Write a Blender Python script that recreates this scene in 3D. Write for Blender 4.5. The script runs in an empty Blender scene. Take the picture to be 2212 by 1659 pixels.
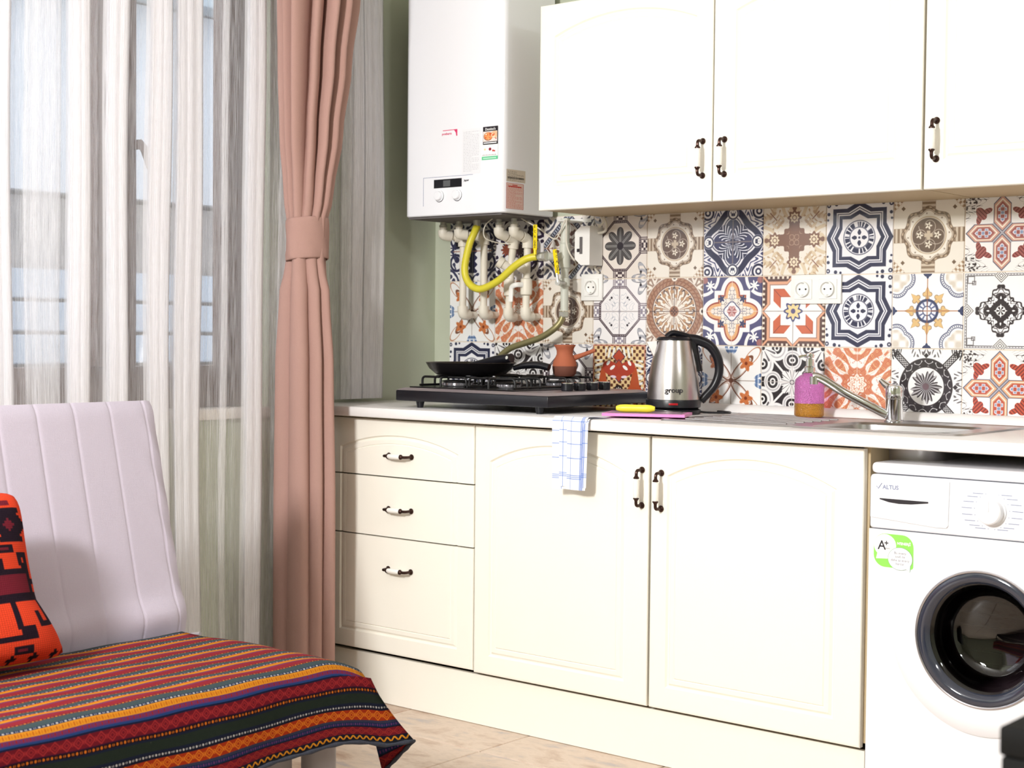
import bpy, bmesh, math, random
import numpy as np
from mathutils import Vector, Matrix

sc = bpy.context.scene
COL = sc.collection
PI = math.pi

# ------------------------------------------------------------------ camera
cam_d = bpy.data.cameras.new('camera')
cam = bpy.data.objects.new('camera', cam_d)
COL.objects.link(cam)
r_ = Vector((0.7686263, 0.63962902, 0.0093982))
u_ = Vector((-0.02889455, 0.02003775, 0.99938161))
f_ = Vector((-0.63904515, 0.76842255, -0.03388333))
M3 = Matrix((r_, u_, -f_)).transposed().to_4x4()
cam.matrix_world = Matrix.Translation((3.52171, -3.82735, 1.11901)) @ M3
cam_d.sensor_fit = 'HORIZONTAL'
cam_d.sensor_width = 36.0
cam_d.lens = 36.0 * 3311.06 / 2212.0
cam_d.clip_start = 0.05
cam_d.dof.use_dof = True
cam_d.dof.focus_distance = 3.95
cam_d.dof.aperture_fstop = 6.3
sc.camera = cam

# ------------------------------------------------------------------ world and lights
w = bpy.data.worlds.new('world')
sc.world = w
w.use_nodes = True
wb = w.node_tree.nodes['Background']
wb.inputs[0].default_value = (0.90, 0.95, 1.0, 1)
wb.inputs[1].default_value = 3.3


def area(name, loc, target, size, power, color=(1, 1, 1), sy=None):
    d = bpy.data.lights.new(name, 'AREA')
    d.energy = power
    d.color = color
    d.size = size
    if sy:
        d.shape = 'RECTANGLE'
        d.size_y = sy
    o = bpy.data.objects.new(name, d)
    COL.objects.link(o)
    o.location = loc
    o.rotation_euler = (Vector(target) - Vector(loc)).to_track_quat('-Z', 'Y').to_euler()
    return o


area('key_lamp', (1.6, -4.5, 2.2), (1.2, 0.0, 0.8), 0.42, 116, (1.0, 0.99, 0.98))
area('side_lamp', (4.6, -2.0, 2.75), (0.6, -0.4, 1.4), 0.5, 30, (0.97, 0.98, 1.0))

sc.view_settings.view_transform = 'Standard'
sc.view_settings.look = 'None'
sc.view_settings.gamma = 1.0
sc.view_settings.use_curve_mapping = False
sc.view_settings.exposure = 0.29

# ------------------------------------------------------------------ materials
def lin(c):
    return tuple((x / 12.92 if x <= 0.04045 else ((x + 0.055) / 1.055) ** 2.4) for x in c)


def s255(*c):
    return lin([x / 255.0 for x in c])


def nd(nt, t, **kw):
    n = nt.nodes.new(t)
    for k, v in kw.items():
        setattr(n, k, v)
    return n


def mat(name, col, rough=0.5, metal=0.0, spec=0.5, noise=0.0, nscale=20.0, bump=0.0, bscale=200.0, coat=0.0,
        trans=0.0, ior=1.45, aniso=0.0, col2=None, stretch=None):
    m = bpy.data.materials.new(name)
    m.use_nodes = True
    nt = m.node_tree
    b = nt.nodes['Principled BSDF']
    b.inputs['Base Color'].default_value = (*col, 1)
    b.inputs['Roughness'].default_value = rough
    b.inputs['Metallic'].default_value = metal
    b.inputs['Specular IOR Level'].default_value = spec
    b.inputs['Coat Weight'].default_value = coat
    b.inputs['Transmission Weight'].default_value = trans
    b.inputs['IOR'].default_value = ior
    b.inputs['Anisotropic'].default_value = aniso
    tc = nd(nt, 'ShaderNodeTexCoord')
    mp = nd(nt, 'ShaderNodeMapping')
    if stretch:
        mp.inputs['Scale'].default_value = stretch
    nt.links.new(tc.outputs['Object'], mp.inputs['Vector'])
    if noise or col2:
        n = nd(nt, 'ShaderNodeTexNoise')
        n.inputs['Scale'].default_value = nscale
        n.inputs['Detail'].default_value = 4
        nt.links.new(mp.outputs[0], n.inputs['Vector'])
        mx = nd(nt, 'ShaderNodeMix', data_type='RGBA')
        c2 = col2 if col2 else tuple(max(0, x * (1 - noise)) for x in col)
        mx.inputs[6].default_value = (*col, 1)
        mx.inputs[7].default_value = (*c2, 1)
        nt.links.new(n.outputs['Fac'], mx.inputs[0])
        nt.links.new(mx.outputs[2], b.inputs['Base Color'])
    if bump:
        n2 = nd(nt, 'ShaderNodeTexNoise')
        n2.inputs['Scale'].default_value = bscale
        nt.links.new(mp.outputs[0], n2.inputs['Vector'])
        bp = nd(nt, 'ShaderNodeBump')
        bp.inputs['Strength'].default_value = bump
        bp.inputs['Distance'].default_value = 0.002
        nt.links.new(n2.outputs['Fac'], bp.inputs['Height'])
        nt.links.new(bp.outputs[0], b.inputs['Normal'])
    return m


def pixmat(name, arr, rough=0.35, spec=0.5, coat=0.0, bump=0.0, weave=None):
    """material whose colour is a pattern computed above in this script (H,W,3 display values, row 0 = bottom)"""
    h, w_, _ = arr.shape
    im = bpy.data.images.new(name, w_, h)
    buf = np.ones((h, w_, 4), np.float32)
    buf[..., :3] = np.clip(arr, 0, 1)
    im.pixels.foreach_set(buf.ravel())
    im.update()
    im.pack()
    m = mat(name, (1, 1, 1), rough=rough, spec=spec, coat=coat)
    nt = m.node_tree
    b = nt.nodes['Principled BSDF']
    t = nd(nt, 'ShaderNodeTexImage')
    t.image = im
    uv = nd(nt, 'ShaderNodeUVMap')
    nt.links.new(uv.outputs[0], t.inputs[0])
    nt.links.new(t.outputs[0], b.inputs['Base Color'])
    if bump:
        n2 = nd(nt, 'ShaderNodeTexNoise')
        n2.inputs['Scale'].default_value = weave or 600
        tc = nd(nt, 'ShaderNodeTexCoord')
        nt.links.new(tc.outputs['Object'], n2.inputs['Vector'])
        bp = nd(nt, 'ShaderNodeBump')
        bp.inputs['Strength'].default_value = bump
        bp.inputs['Distance'].default_value = 0.002
        nt.links.new(n2.outputs['Fac'], bp.inputs['Height'])
        nt.links.new(bp.outputs[0], b.inputs['Normal'])
    return m


M = {}
M['cream'] = mat('cream_lacquer', s255(250, 246, 234), 0.38, noise=0.015, nscale=3)
M['cream_in'] = mat('cream_board', s255(196, 176, 140), 0.6)
M['green'] = mat('green_wall_paint', s255(192, 197, 177), 0.85, noise=0.06, nscale=2.5, bump=0.15, bscale=60)
M['white_paint'] = mat('white_paint', s255(238, 238, 236), 0.8, bump=0.1, bscale=60)
M['grout'] = mat('pale_grout', s255(236, 222, 205), 0.9, noise=0.1, nscale=80)
M['worktop'] = mat('white_laminate', s255(244, 241, 240), 0.32, noise=0.04, nscale=60)
M['white'] = mat('white_enamel', s255(244, 245, 250), 0.22, coat=0.3)
M['white_pl'] = mat('white_plastic', s255(243, 242, 238), 0.35)
M['dark_pl'] = mat('dark_slot_plastic', s255(40, 36, 36), 0.5)
M['ivory_pl'] = mat('ivory_pipe_plastic', s255(236, 229, 214), 0.42)
M['grey_pipe'] = mat('grey_painted_pipe', s255(206, 208, 196), 0.4)
M['zinc'] = mat('zinc_fitting', s255(200, 200, 192), 0.35, metal=0.6)
M['chrome'] = mat('chrome', (0.78, 0.79, 0.8), 0.08, metal=1.0)
M['steel'] = mat('brushed_steel', (0.66, 0.62, 0.6), 0.28, metal=1.0, noise=0.25, nscale=60, stretch=(14, 14, 0.6))
M['sink'] = mat('sink_steel', (0.56, 0.54, 0.55), 0.3, metal=1.0, noise=0.15, nscale=30, stretch=(1, 12, 1))
M['bronze'] = mat('aged_bronze', s255(72, 50, 44), 0.32, metal=0.75, noise=0.45, nscale=160)
M['porcelain'] = mat('white_porcelain', s255(250, 246, 240), 0.12, coat=0.5)
M['black'] = mat('black_plastic', s255(26, 26, 32), 0.32)
M['black_m'] = mat('black_enamel', s255(24, 22, 24), 0.28, noise=0.2, nscale=300)
M['blackwood'] = mat('matt_black_board', s255(12, 12, 12), 0.7, spec=0.25)
M['iron'] = mat('black_iron_wire', s255(20, 20, 22), 0.45)
M['brownmetal'] = mat('brown_grey_metal', s255(156, 144, 148), 0.3, metal=0.3)
M['teflon'] = mat('dark_nonstick', s255(92, 76, 70), 0.4)
M['clay'] = mat('terracotta', s255(188, 108, 76), 0.75, col2=s255(166, 88, 60), nscale=9, bump=0.25, bscale=200)
M['clay_dark'] = mat('scorched_terracotta', s255(128, 76, 58), 0.75, col2=s255(104, 62, 50), nscale=20, bump=0.25)
M['yellow'] = mat('yellow_hose_plastic', s255(222, 210, 62), 0.38)
M['yellow_h'] = mat('yellow_handle_plastic', s255(250, 222, 10), 0.4)
M['yellow_k'] = mat('bright_yellow_plastic', s255(240, 226, 66), 0.35)
M['pinkboard'] = mat('pink_board_plastic', s255(240, 140, 205), 0.35)
M['greyboard'] = mat('grey_board_top', s255(150, 118, 140), 0.45)
M['red'] = mat('red_plastic', s255(170, 20, 30), 0.3)
M['frame_brown'] = mat('taupe_window_frame', s255(112, 92, 84), 0.5, noise=0.15, nscale=40, stretch=(4, 4, 0.4))
M['sill'] = mat('white_sill', s255(236, 230, 222), 0.4)
M['cushion_grey'] = mat('lavender_grey_cotton', s255(198, 189, 204), 0.9, noise=0.05, nscale=250, bump=0.5, bscale=900)
M['grey_metal'] = mat('grey_painted_metal', s255(150, 144, 146), 0.4)
M['dark_floor'] = mat('black_under', s255(20, 20, 20), 0.6)
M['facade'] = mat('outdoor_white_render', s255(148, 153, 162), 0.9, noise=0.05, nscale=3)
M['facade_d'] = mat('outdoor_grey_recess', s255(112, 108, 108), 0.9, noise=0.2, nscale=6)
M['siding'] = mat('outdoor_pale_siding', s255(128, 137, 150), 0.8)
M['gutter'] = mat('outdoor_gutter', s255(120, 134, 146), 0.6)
M['wmgrey'] = mat('blue_grey_door_glass_rim', s255(52, 56, 70), 0.10, coat=0.8)
M['wmdark'] = mat('dark_drum', s255(92, 80, 84), 0.3, metal=0.5)
M['wmblack'] = mat('black_door_gasket', s255(22, 20, 24), 0.25, coat=0.4)
M['silver'] = mat('silver_trim', s255(196, 194, 200), 0.2, metal=0.8)
M['fringe'] = mat('dark_blue_grey_fringe', s255(62, 66, 80), 0.95, noise=0.6, nscale=260, bump=0.8)
M['ink'] = mat('dark_ink', s255(38, 34, 40), 0.5)
M['inkgrey'] = mat('pale_grey_ink', s255(140, 148, 178), 0.5)
M['inkpink'] = mat('pink_ink', s255(222, 60, 110), 0.5)
M['inkwhite'] = mat('white_ink', s255(250, 250, 250), 0.5)
M['inkred'] = mat('red_ink', s255(206, 70, 66), 0.5)
M['stickgreen'] = mat('green_sticker', s255(148, 226, 96), 0.4)
M['stickline'] = mat('green_grey_outline', s255(140, 168, 150), 0.5)
M['ink2'] = mat('grey_ink', s255(110, 108, 130), 0.5)
M['lcd'] = mat('grey_lcd', s255(96, 98, 100), 0.3)
M['hosemetal'] = mat('olive_braided_hose', s255(150, 142, 92), 0.4, metal=0.5, col2=s255(150, 144, 110), nscale=700)
M['cable'] = mat('white_cable', s255(226, 220, 206), 0.5)
M['glass'] = bpy.data.materials.new('thin_window_glass')
M['glass'].use_nodes = True
_nt = M['glass'].node_tree
for _n in list(_nt.nodes):
    if _n.type != 'OUTPUT_MATERIAL':
        _nt.nodes.remove(_n)
_t, _g, _m = nd(_nt, 'ShaderNodeBsdfTransparent'), nd(_nt, 'ShaderNodeBsdfGlossy'), nd(_nt, 'ShaderNodeMixShader')
_g.inputs['Roughness'].default_value = 0.02
_m.inputs[0].default_value = 0.07
_nt.links.new(_t.outputs[0], _m.inputs[1])
_nt.links.new(_g.outputs[0], _m.inputs[2])
_nt.links.new(_m.outputs[0], _nt.nodes['Material Output'].inputs[0])


def fabric(name, col, k=0.05, transl=0.25):
    m = bpy.data.materials.new(name)
    m.use_nodes = True
    nt = m.node_tree
    out = nt.nodes['Material Output']
    b = nt.nodes['Principled BSDF']
    b.inputs['Roughness'].default_value = 0.9
    b.inputs['Specular IOR Level'].default_value = 0.15
    tc = nd(nt, 'ShaderNodeTexCoord')
    n = nd(nt, 'ShaderNodeTexNoise')
    n.inputs['Scale'].default_value = 500
    nt.links.new(tc.outputs['Object'], n.inputs['Vector'])
    mx = nd(nt, 'ShaderNodeMix', data_type='RGBA')
    mx.inputs[6].default_value = (*[c * 0.88 for c in col], 1)
    mx.inputs[7].default_value = (*col, 1)
    nt.links.new(n.outputs['Fac'], mx.inputs[0])
    nt.links.new(mx.outputs[2], b.inputs['Base Color'])
    bp = nd(nt, 'ShaderNodeBump')
    bp.inputs['Strength'].default_value = 0.4
    bp.inputs['Distance'].default_value = 0.001
    nt.links.new(n.outputs['Fac'], bp.inputs['Height'])
    nt.links.new(bp.outputs[0], b.inputs['Normal'])
    return m


M['drape'] = fabric('dusty_pink_cloth', s255(178, 142, 132))


def sheer_material():
    """open woven voile: fine vertical threads, gaps between them let light and view through"""
    m = bpy.data.materials.new('white_striped_voile')
    m.use_nodes = True
    nt = m.node_tree
    for n in list(nt.nodes):
        if n.type != 'OUTPUT_MATERIAL':
            nt.nodes.remove(n)
    out = nt.nodes['Material Output']
    uv = nd(nt, 'ShaderNodeUVMap')
    mp = nd(nt, 'ShaderNodeMapping')
    mp.inputs['Scale'].default_value = (760, 9, 1)
    nt.links.new(uv.outputs[0], mp.inputs[0])
    n1 = nd(nt, 'ShaderNodeTexNoise')
    n1.inputs['Scale'].default_value = 1.0
    n1.inputs['Detail'].default_value = 3
    nt.links.new(mp.outputs[0], n1.inputs['Vector'])
    mp2 = nd(nt, 'ShaderNodeMapping')
    mp2.inputs['Scale'].default_value = (55, 0.3, 1)
    nt.links.new(uv.outputs[0], mp2.inputs[0])
    n2 = nd(nt, 'ShaderNodeTexNoise')
    n2.inputs['Scale'].default_value = 1.0
    nt.links.new(mp2.outputs[0], n2.inputs['Vector'])
    ad = nd(nt, 'ShaderNodeMath', operation='MULTIPLY_ADD')
    ad.inputs[1].default_value = 0.16
    nt.links.new(n2.outputs['Fac'], ad.inputs[0])
    nt.links.new(n1.outputs['Fac'], ad.inputs[2])
    mr = nd(nt, 'ShaderNodeMapRange')
    mr.inputs['From Min'].default_value = 0.40
    mr.inputs['From Max'].default_value = 0.78
    mr.inputs['To Min'].default_value = 0.10
    mr.inputs['To Max'].default_value = 0.62
    nt.links.new(ad.outputs[0], mr.inputs['Value'])
    sx = nd(nt, 'ShaderNodeSeparateXYZ')
    nt.links.new(uv.outputs[0], sx.inputs[0])
    gt = nd(nt, 'ShaderNodeMath', operation='GREATER_THAN')
    gt.inputs[1].default_value = 25.0
    nt.links.new(sx.outputs[1], gt.inputs[0])
    mr2 = nd(nt, 'ShaderNodeMath', operation='MULTIPLY_ADD')
    mr2.inputs[1].default_value = 0.40
    nt.links.new(gt.outputs[0], mr2.inputs[0])
    nt.links.new(mr.outputs[0], mr2.inputs[2])
    mr = mr2
    tr = nd(nt, 'ShaderNodeBsdfTransparent')
    df = nd(nt, 'ShaderNodeBsdfDiffuse')
    df.inputs[0].default_value = (*s255(250, 248, 249), 1)
    tl = nd(nt, 'ShaderNodeBsdfTranslucent')
    tl.inputs[0].default_value = (*s255(250, 248, 250), 1)
    mxa = nd(nt, 'ShaderNodeMixShader')
    mxa.inputs[0].default_value = 0.5
    nt.links.new(df.outputs[0], mxa.inputs[1])
    nt.links.new(tl.outputs[0], mxa.inputs[2])
    mxb = nd(nt, 'ShaderNodeMixShader')
    nt.links.new(mr.outputs[0], mxb.inputs[0])
    nt.links.new(tr.outputs[0], mxb.inputs[1])
    nt.links.new(mxa.outputs[0], mxb.inputs[2])
    nt.links.new(mxb.outputs[0], out.inputs[0])
    return m


M['sheer'] = sheer_material()


def tinted_glass(name, col, rough=0.1, vor=True):
    m = mat(name, col, rough, trans=0.75, ior=1.3)
    nt = m.node_tree
    b = nt.nodes['Principled BSDF']
    if vor:
        tc = nd(nt, 'ShaderNodeTexCoord')
        v = nd(nt, 'ShaderNodeTexVoronoi')
        v.inputs['Scale'].default_value = 230
        nt.links.new(tc.outputs['Object'], v.inputs['Vector'])
        bp = nd(nt, 'ShaderNodeBump')
        bp.inputs['Strength'].default_value = 0.9
        bp.inputs['Distance'].default_value = 0.002
        nt.links.new(v.outputs['Distance'], bp.inputs['Height'])
        nt.links.new(bp.outputs[0], b.inputs['Normal'])
    return m


M['pinkglass'] = tinted_glass('pink_hobnail_glass', s255(250, 158, 232))
M['amber'] = tinted_glass('amber_liquid_glass', s255(226, 166, 70))
M['doorglass'] = M['glass'].copy()
M['doorglass'].name = 'smoked_door_glass'
for _n in M['doorglass'].node_tree.nodes:
    if _n.type == 'BSDF_TRANSPARENT':
        _n.inputs[0].default_value = (0.34, 0.31, 0.33, 1)

# floor slabs: mottled beige, ochre and slate grey stone, tone differs per slab
def floor_material():
    m = mat('mottled_stone_slab', s255(212, 188, 160), 0.35, bump=0.3, bscale=18)
    nt = m.node_tree
    b = nt.nodes['Principled BSDF']
    tc = nd(nt, 'ShaderNodeTexCoord')
    oi = nd(nt, 'ShaderNodeObjectInfo')
    ad = nd(nt, 'ShaderNodeVectorMath', operation='ADD')
    sc_ = nd(nt, 'ShaderNodeVectorMath', operation='SCALE')
    sc_.inputs['Scale'].default_value = 17.0
    cb = nd(nt, 'ShaderNodeCombineXYZ')
    for i in range(3):
        nt.links.new(oi.outputs['Random'], cb.inputs[i])
    nt.links.new(cb.outputs[0], sc_.inputs[0])
    nt.links.new(tc.outputs['Object'], ad.inputs[0])
    nt.links.new(sc_.outputs[0], ad.inputs[1])
    mp = nd(nt, 'ShaderNodeMapping')
    mp.inputs['Scale'].default_value = (4.0, 8.0, 4.0)
    nt.links.new(ad.outputs[0], mp.inputs[0])
    n = nd(nt, 'ShaderNodeTexNoise')
    n.inputs['Scale'].default_value = 1.6
    n.inputs['Detail'].default_value = 8
    n.inputs['Distortion'].default_value = 0.25
    n.inputs['Roughness'].default_value = 0.68
    nt.links.new(mp.outputs[0], n.inputs['Vector'])
    cr = nd(nt, 'ShaderNodeValToRGB')
    e = cr.color_ramp.elements
    e[0].position = 0.30
    e[0].color = (*s255(172, 164, 166), 1)
    e[1].position = 0.72
    e[1].color = (*s255(176, 144, 124), 1)
    for p, c in ((0.42, s255(206, 186, 168)), (0.5, s255(216, 196, 178)), (0.6, s255(198, 174, 154))):
        x = e.new(p)
        x.color = (*c, 1)
    nt.links.new(n.outputs['Fac'], cr.inputs[0])
    nt.links.new(cr.outputs[0], b.inputs['Base Color'])
    return m


M['slab'] = floor_material()
M['floorgrout'] = mat('brown_floor_grout', s255(140, 118, 98), 0.9)

# ------------------------------------------------------------------ mesh builder
ORG = {}


class MB:
    def __init__(self):
        self.v, self.f, self.mi, self.uv = [], [], [], []
        self.has_uv = False

    def add(self, vs, fs, mi=0, uvs=None):
        o = len(self.v)
        self.v += [tuple(p) for p in vs]
        for k, f in enumerate(fs):
            self.f.append(tuple(i + o for i in f))
            self.mi.append(mi)
            self.uv.append(uvs[k] if uvs else [(0, 0)] * len(f))
        if uvs:
            self.has_uv = True
        return self

    def box(self, a, b, bev=0.0, mi=0, seg=2, R=None, c=None):
        a, b = Vector(a), Vector(b)
        lo = Vector((min(a.x, b.x), min(a.y, b.y), min(a.z, b.z)))
        hi = Vector((max(a.x, b.x), max(a.y, b.y), max(a.z, b.z)))
        bm = bmesh.new()
        bmesh.ops.create_cube(bm, size=1)
        mid = (lo + hi) / 2
        for v in bm.verts:
            v.co = Vector((v.co.x * (hi.x - lo.x), v.co.y * (hi.y - lo.y), v.co.z * (hi.z - lo.z))) + mid
        if bev > 0:
            bmesh.ops.bevel(bm, geom=list(bm.edges), offset=bev, segments=seg, profile=0.5, affect='EDGES')
        if R is not None:
            cc = Vector(c) if c else mid
            for v in bm.verts:
                v.co = cc + R @ (v.co - cc)
        bm.verts.index_update()
        self.add([v.co for v in bm.verts], [[v.index for v in f.verts] for f in bm.faces], mi)
        bm.free()
        return self

    def lathe(self, prof, c, axis=(0, 0, 1), n=32, mi=0, cap=True, sx=1.0):
        """prof: list of (radius, height) along axis from c"""
        ax = Vector(axis).normalized()
        q = Vector((0, 0, 1)).rotation_difference(ax).to_matrix()
        c = Vector(c)
        vs, fs = [], []
        for r, h in prof:
            for k in range(n):
                t = 2 * PI * k / n
                vs.append(c + q @ Vector((r * math.cos(t) * sx, r * math.sin(t), h)))
        for j in range(len(prof) - 1):
            for k in range(n):
                k2 = (k + 1) % n
                fs.append((j * n + k, j * n + k2, (j + 1) * n + k2, (j + 1) * n + k))
        if cap:
            fs.append(tuple(range(n - 1, -1, -1)))
            m_ = (len(prof) - 1) * n
            fs.append(tuple(m_ + k for k in range(n)))
        return self.add(vs, fs, mi)

    def tube(self, pts, r, n=12, mi=0, closed=False, cap=True, flat=1.0, up=None):
        pts = [Vector(p) for p in pts]
        m_ = len(pts)
        rs = r if isinstance(r, (list, tuple)) else [r] * m_
        T = []
        for i in range(m_):
            a = pts[(i - 1) % m_] if (closed or i > 0) else pts[i]
            b = pts[(i + 1) % m_] if (closed or i < m_ - 1) else pts[i]
            T.append((b - a).normalized())
        nrm = Vector(up) if up else (Vector((0, 0, 1)) if abs(T[0].z) < 0.9 else Vector((1, 0, 0)))
        nrm = (nrm - T[0] * nrm.dot(T[0])).normalized()
        vs, fs = [], []
        for i in range(m_):
            if i:
                nrm = (nrm - T[i] * nrm.dot(T[i]))
                nrm = nrm.normalized()
            bn = T[i].cross(nrm)
            for k in range(n):
                t = 2 * PI * k / n
                vs.append(pts[i] + (nrm * math.cos(t) + bn * math.sin(t) * flat) * rs[i])
        rng = m_ if closed else m_ - 1
        for i in range(rng):
            j = (i + 1) % m_
            for k in range(n):
                k2 = (k + 1) % n
                fs.append((i * n + k, i * n + k2, j * n + k2, j * n + k))
        if cap and not closed:
            fs.append(tuple(range(n - 1, -1, -1)))
            fs.append(tuple((m_ - 1) * n + k for k in range(n)))
        return self.add(vs, fs, mi)

    def grid(self, P, mi=0, UV=None, closed_u=False):
        """P[i][j] points"""
        nu, nv = len(P), len(P[0])
        vs = [p for row in P for p in row]
        fs, uvs = [], []
        for i in range(nu if closed_u else nu - 1):
            i2 = (i + 1) % nu
            for j in range(nv - 1):
                fs.append((i * nv + j, i2 * nv + j, i2 * nv + j + 1, i * nv + j + 1))
                if UV:
                    uvs.append([UV[i][j], UV[i2][j], UV[i2][j + 1], UV[i][j + 1]])
        return self.add(vs, fs, mi, uvs if UV else None)

    def prism(self, pts2, a, b, mi=0, plane='xz'):
        """extrude a 2-D outline; plane xz -> from y=a to y=b, xy -> z, yz -> x"""
        def P(p, t):
            return (p[0], t, p[1]) if plane == 'xz' else ((p[0], p[1], t) if plane == 'xy' else (t, p[0], p[1]))
        n = len(pts2)
        vs = [P(p, a) for p in pts2] + [P(p, b) for p in pts2]
        fs = [tuple(range(n)), tuple(range(2 * n - 1, n - 1, -1))]
        fs += [(i, i + n, (i + 1) % n + n, (i + 1) % n) for i in range(n)]
        return self.add(vs, fs, mi)

    def build(self, name, mats, parent=None, smooth=True, angle=35, org=None, recalc=True):
        mats = mats if isinstance(mats, (list, tuple)) else [mats]
        if parent is not None:
            o0 = ORG[parent.name]
        elif org is not None:
            o0 = Vector(org)
        else:
            a = np.array([tuple(p) for p in self.v])
            o0 = Vector(((a[:, 0].min() + a[:, 0].max()) / 2, (a[:, 1].min() + a[:, 1].max()) / 2, a[:, 2].min()))
        me = bpy.data.meshes.new(name)
        me.from_pydata([tuple(Vector(p) - o0) for p in self.v], [], self.f)
        for m in mats:
            me.materials.append(m)
        me.polygons.foreach_set('material_index', self.mi)
        if self.has_uv:
            ul = me.uv_layers.new(name='UVMap')
            flat = [c for f in self.uv for p in f for c in p]
            ul.data.foreach_set('uv', flat)
        if recalc:
            bm = bmesh.new()
            bm.from_mesh(me)
            bmesh.ops.recalc_face_normals(bm, faces=bm.faces)
            bm.to_mesh(me)
            bm.free()
        if smooth:
            me.polygons.foreach_set('use_smooth', [True] * len(me.polygons))
            me.set_sharp_from_angle(angle=math.radians(angle))
        me.update()
        o = bpy.data.objects.new(name, me)
        COL.objects.link(o)
        if parent is not None:
            o.parent = parent
        else:
            o.location = o0
        ORG[o.name] = o0
        return o


def tag(o, label, cat, group=None):
    o['label'] = label
    o['category'] = cat
    if group:
        o['group'] = group
    return o


def thing(name, loc, label, cat, group=None):
    o = bpy.data.objects.new(name, None)
    o.empty_display_size = 0.05
    COL.objects.link(o)
    o.location = loc
    ORG[o.name] = Vector(loc)
    return tag(o, label, cat, group)


def structure(o):
    o['kind'] = 'structure'
    return o


def copy_part(src, dv, parent):
    c = src.copy()
    COL.objects.link(c)
    c.parent = parent
    c.location = Vector(c.location) + Vector(dv)
    return c


def text_mb(s, size, origin, xdir, zdir, mb=None, mi=0, align='LEFT', ext=0.0003, bold=0.0):
    cu = bpy.data.curves.new('t', 'FONT')
    cu.body = s
    cu.size = size
    cu.align_x = align
    cu.extrude = 0.0
    cu.offset = bold
    cu.resolution_u = 3
    o = bpy.data.objects.new('t', cu)
    COL.objects.link(o)
    dg = bpy.context.evaluated_depsgraph_get()
    dg.update()
    me = bpy.data.meshes.new_from_object(o.evaluated_get(dg))
    X, Z, O = Vector(xdir).normalized(), Vector(zdir).normalized(), Vector(origin)
    mb = mb or MB()
    mb.add([O + X * v.co.x + Z * v.co.y for v in me.vertices], [list(p.vertices) for p in me.polygons], mi)
    bpy.data.objects.remove(o)
    bpy.data.curves.remove(cu)
    bpy.data.meshes.remove(me)
    return mb


def smooth_path(pts, sub=6):
    pts = [Vector(p) for p in pts]
    out = []
    for i in range(len(pts) - 1):
        p0 = pts[max(i - 1, 0)]
        p1, p2 = pts[i], pts[i + 1]
        p3 = pts[min(i + 2, len(pts) - 1)]
        for k in range(sub):
            t = k / sub
            out.append(0.5 * ((2 * p1) + (p2 - p0) * t + (2 * p0 - 5 * p1 + 4 * p2 - p3) * t * t + (-p0 + 3 * p1 - 3 * p2 + p3) * t ** 3))
    out.append(pts[-1])
    return out


def fillet(pts, r=0.02, seg=5):
    pts = [Vector(p) for p in pts]
    out = [pts[0]]
    for i in range(1, len(pts) - 1):
        a, b, c = pts[i - 1], pts[i], pts[i + 1]
        d1, d2 = (a - b), (c - b)
        rr = min(r, d1.length * 0.45, d2.length * 0.45)
        p, q_ = b + d1.normalized() * rr, b + d2.normalized() * rr
        for k in range(seg + 1):
            t = k / seg
            out.append(p * (1 - t) ** 2 + b * 2 * t * (1 - t) + q_ * t * t)
    out.append(pts[-1])
    return out


# ================================================================== printed patterns
N = 320
g = (np.arange(N) + 0.5) / N * 2 - 1
U, V = np.meshgrid(g, g)            # V up
AX, AY = abs(U), abs(V)
A, B = np.maximum(AX, AY), np.minimum(AX, AY)
RR = np.hypot(U, V)
TH = np.arctan2(V, U)
D1 = AX + AY
rngp = np.random.RandomState(7)


def c3(*c):
    return np.array(c, float) / 255.0


def sm(x, aa=0.012):
    return np.clip(0.5 + x / (2 * aa), 0, 1)


def band(x, a, b, aa=0.012):
    return sm(x - a, aa) * sm(b - x, aa)


def put(im, mask, col):
    m = np.clip(mask, 0, 1)[..., None]
    return im * (1 - m) + np.asarray(col) * m


def disc(cx, cy, r, aa=0.012):
    return sm(r - np.hypot(U - cx, V - cy), aa)


def sym4(fn):
    """mask fn(u,v) drawn four times, rotated"""
    out = 0
    for k in range(4):
        c, s = [(1, 0), (0, 1), (-1, 0), (0, -1)][k]
        out = np.maximum(out, fn(U * c + V * s, -U * s + V * c))
    return out


def ell(u, v, cx, cy, a, b, ang=0.0):
    ca, sa = math.cos(ang), math.sin(ang)
    x, y = (u - cx) * ca + (v - cy) * sa, -(u - cx) * sa + (v - cy) * ca
    return np.hypot(x / a, y / b)


def base(c=(250, 248, 246)):
    return np.ones((N, N, 3)) * c3(*c)


NAVY, BLK, BRN, ORG_, CRM = c3(46, 49, 82), c3(48, 42, 50), c3(120, 84, 64), c3(226, 104, 58), c3(240, 226, 206)
WHT = c3(251, 249, 247)


def swirls(im, mask, col, f=9.0, w=0.35, ph=0.0, k=2.4):
    s = np.sin(f * A + k * np.sin(f * 0.8 * B + ph)) * np.cos(f * B + k * np.sin(f * 0.7 * A - ph))
    return put(im, mask * sm(s - w, 0.12), col)


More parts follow.
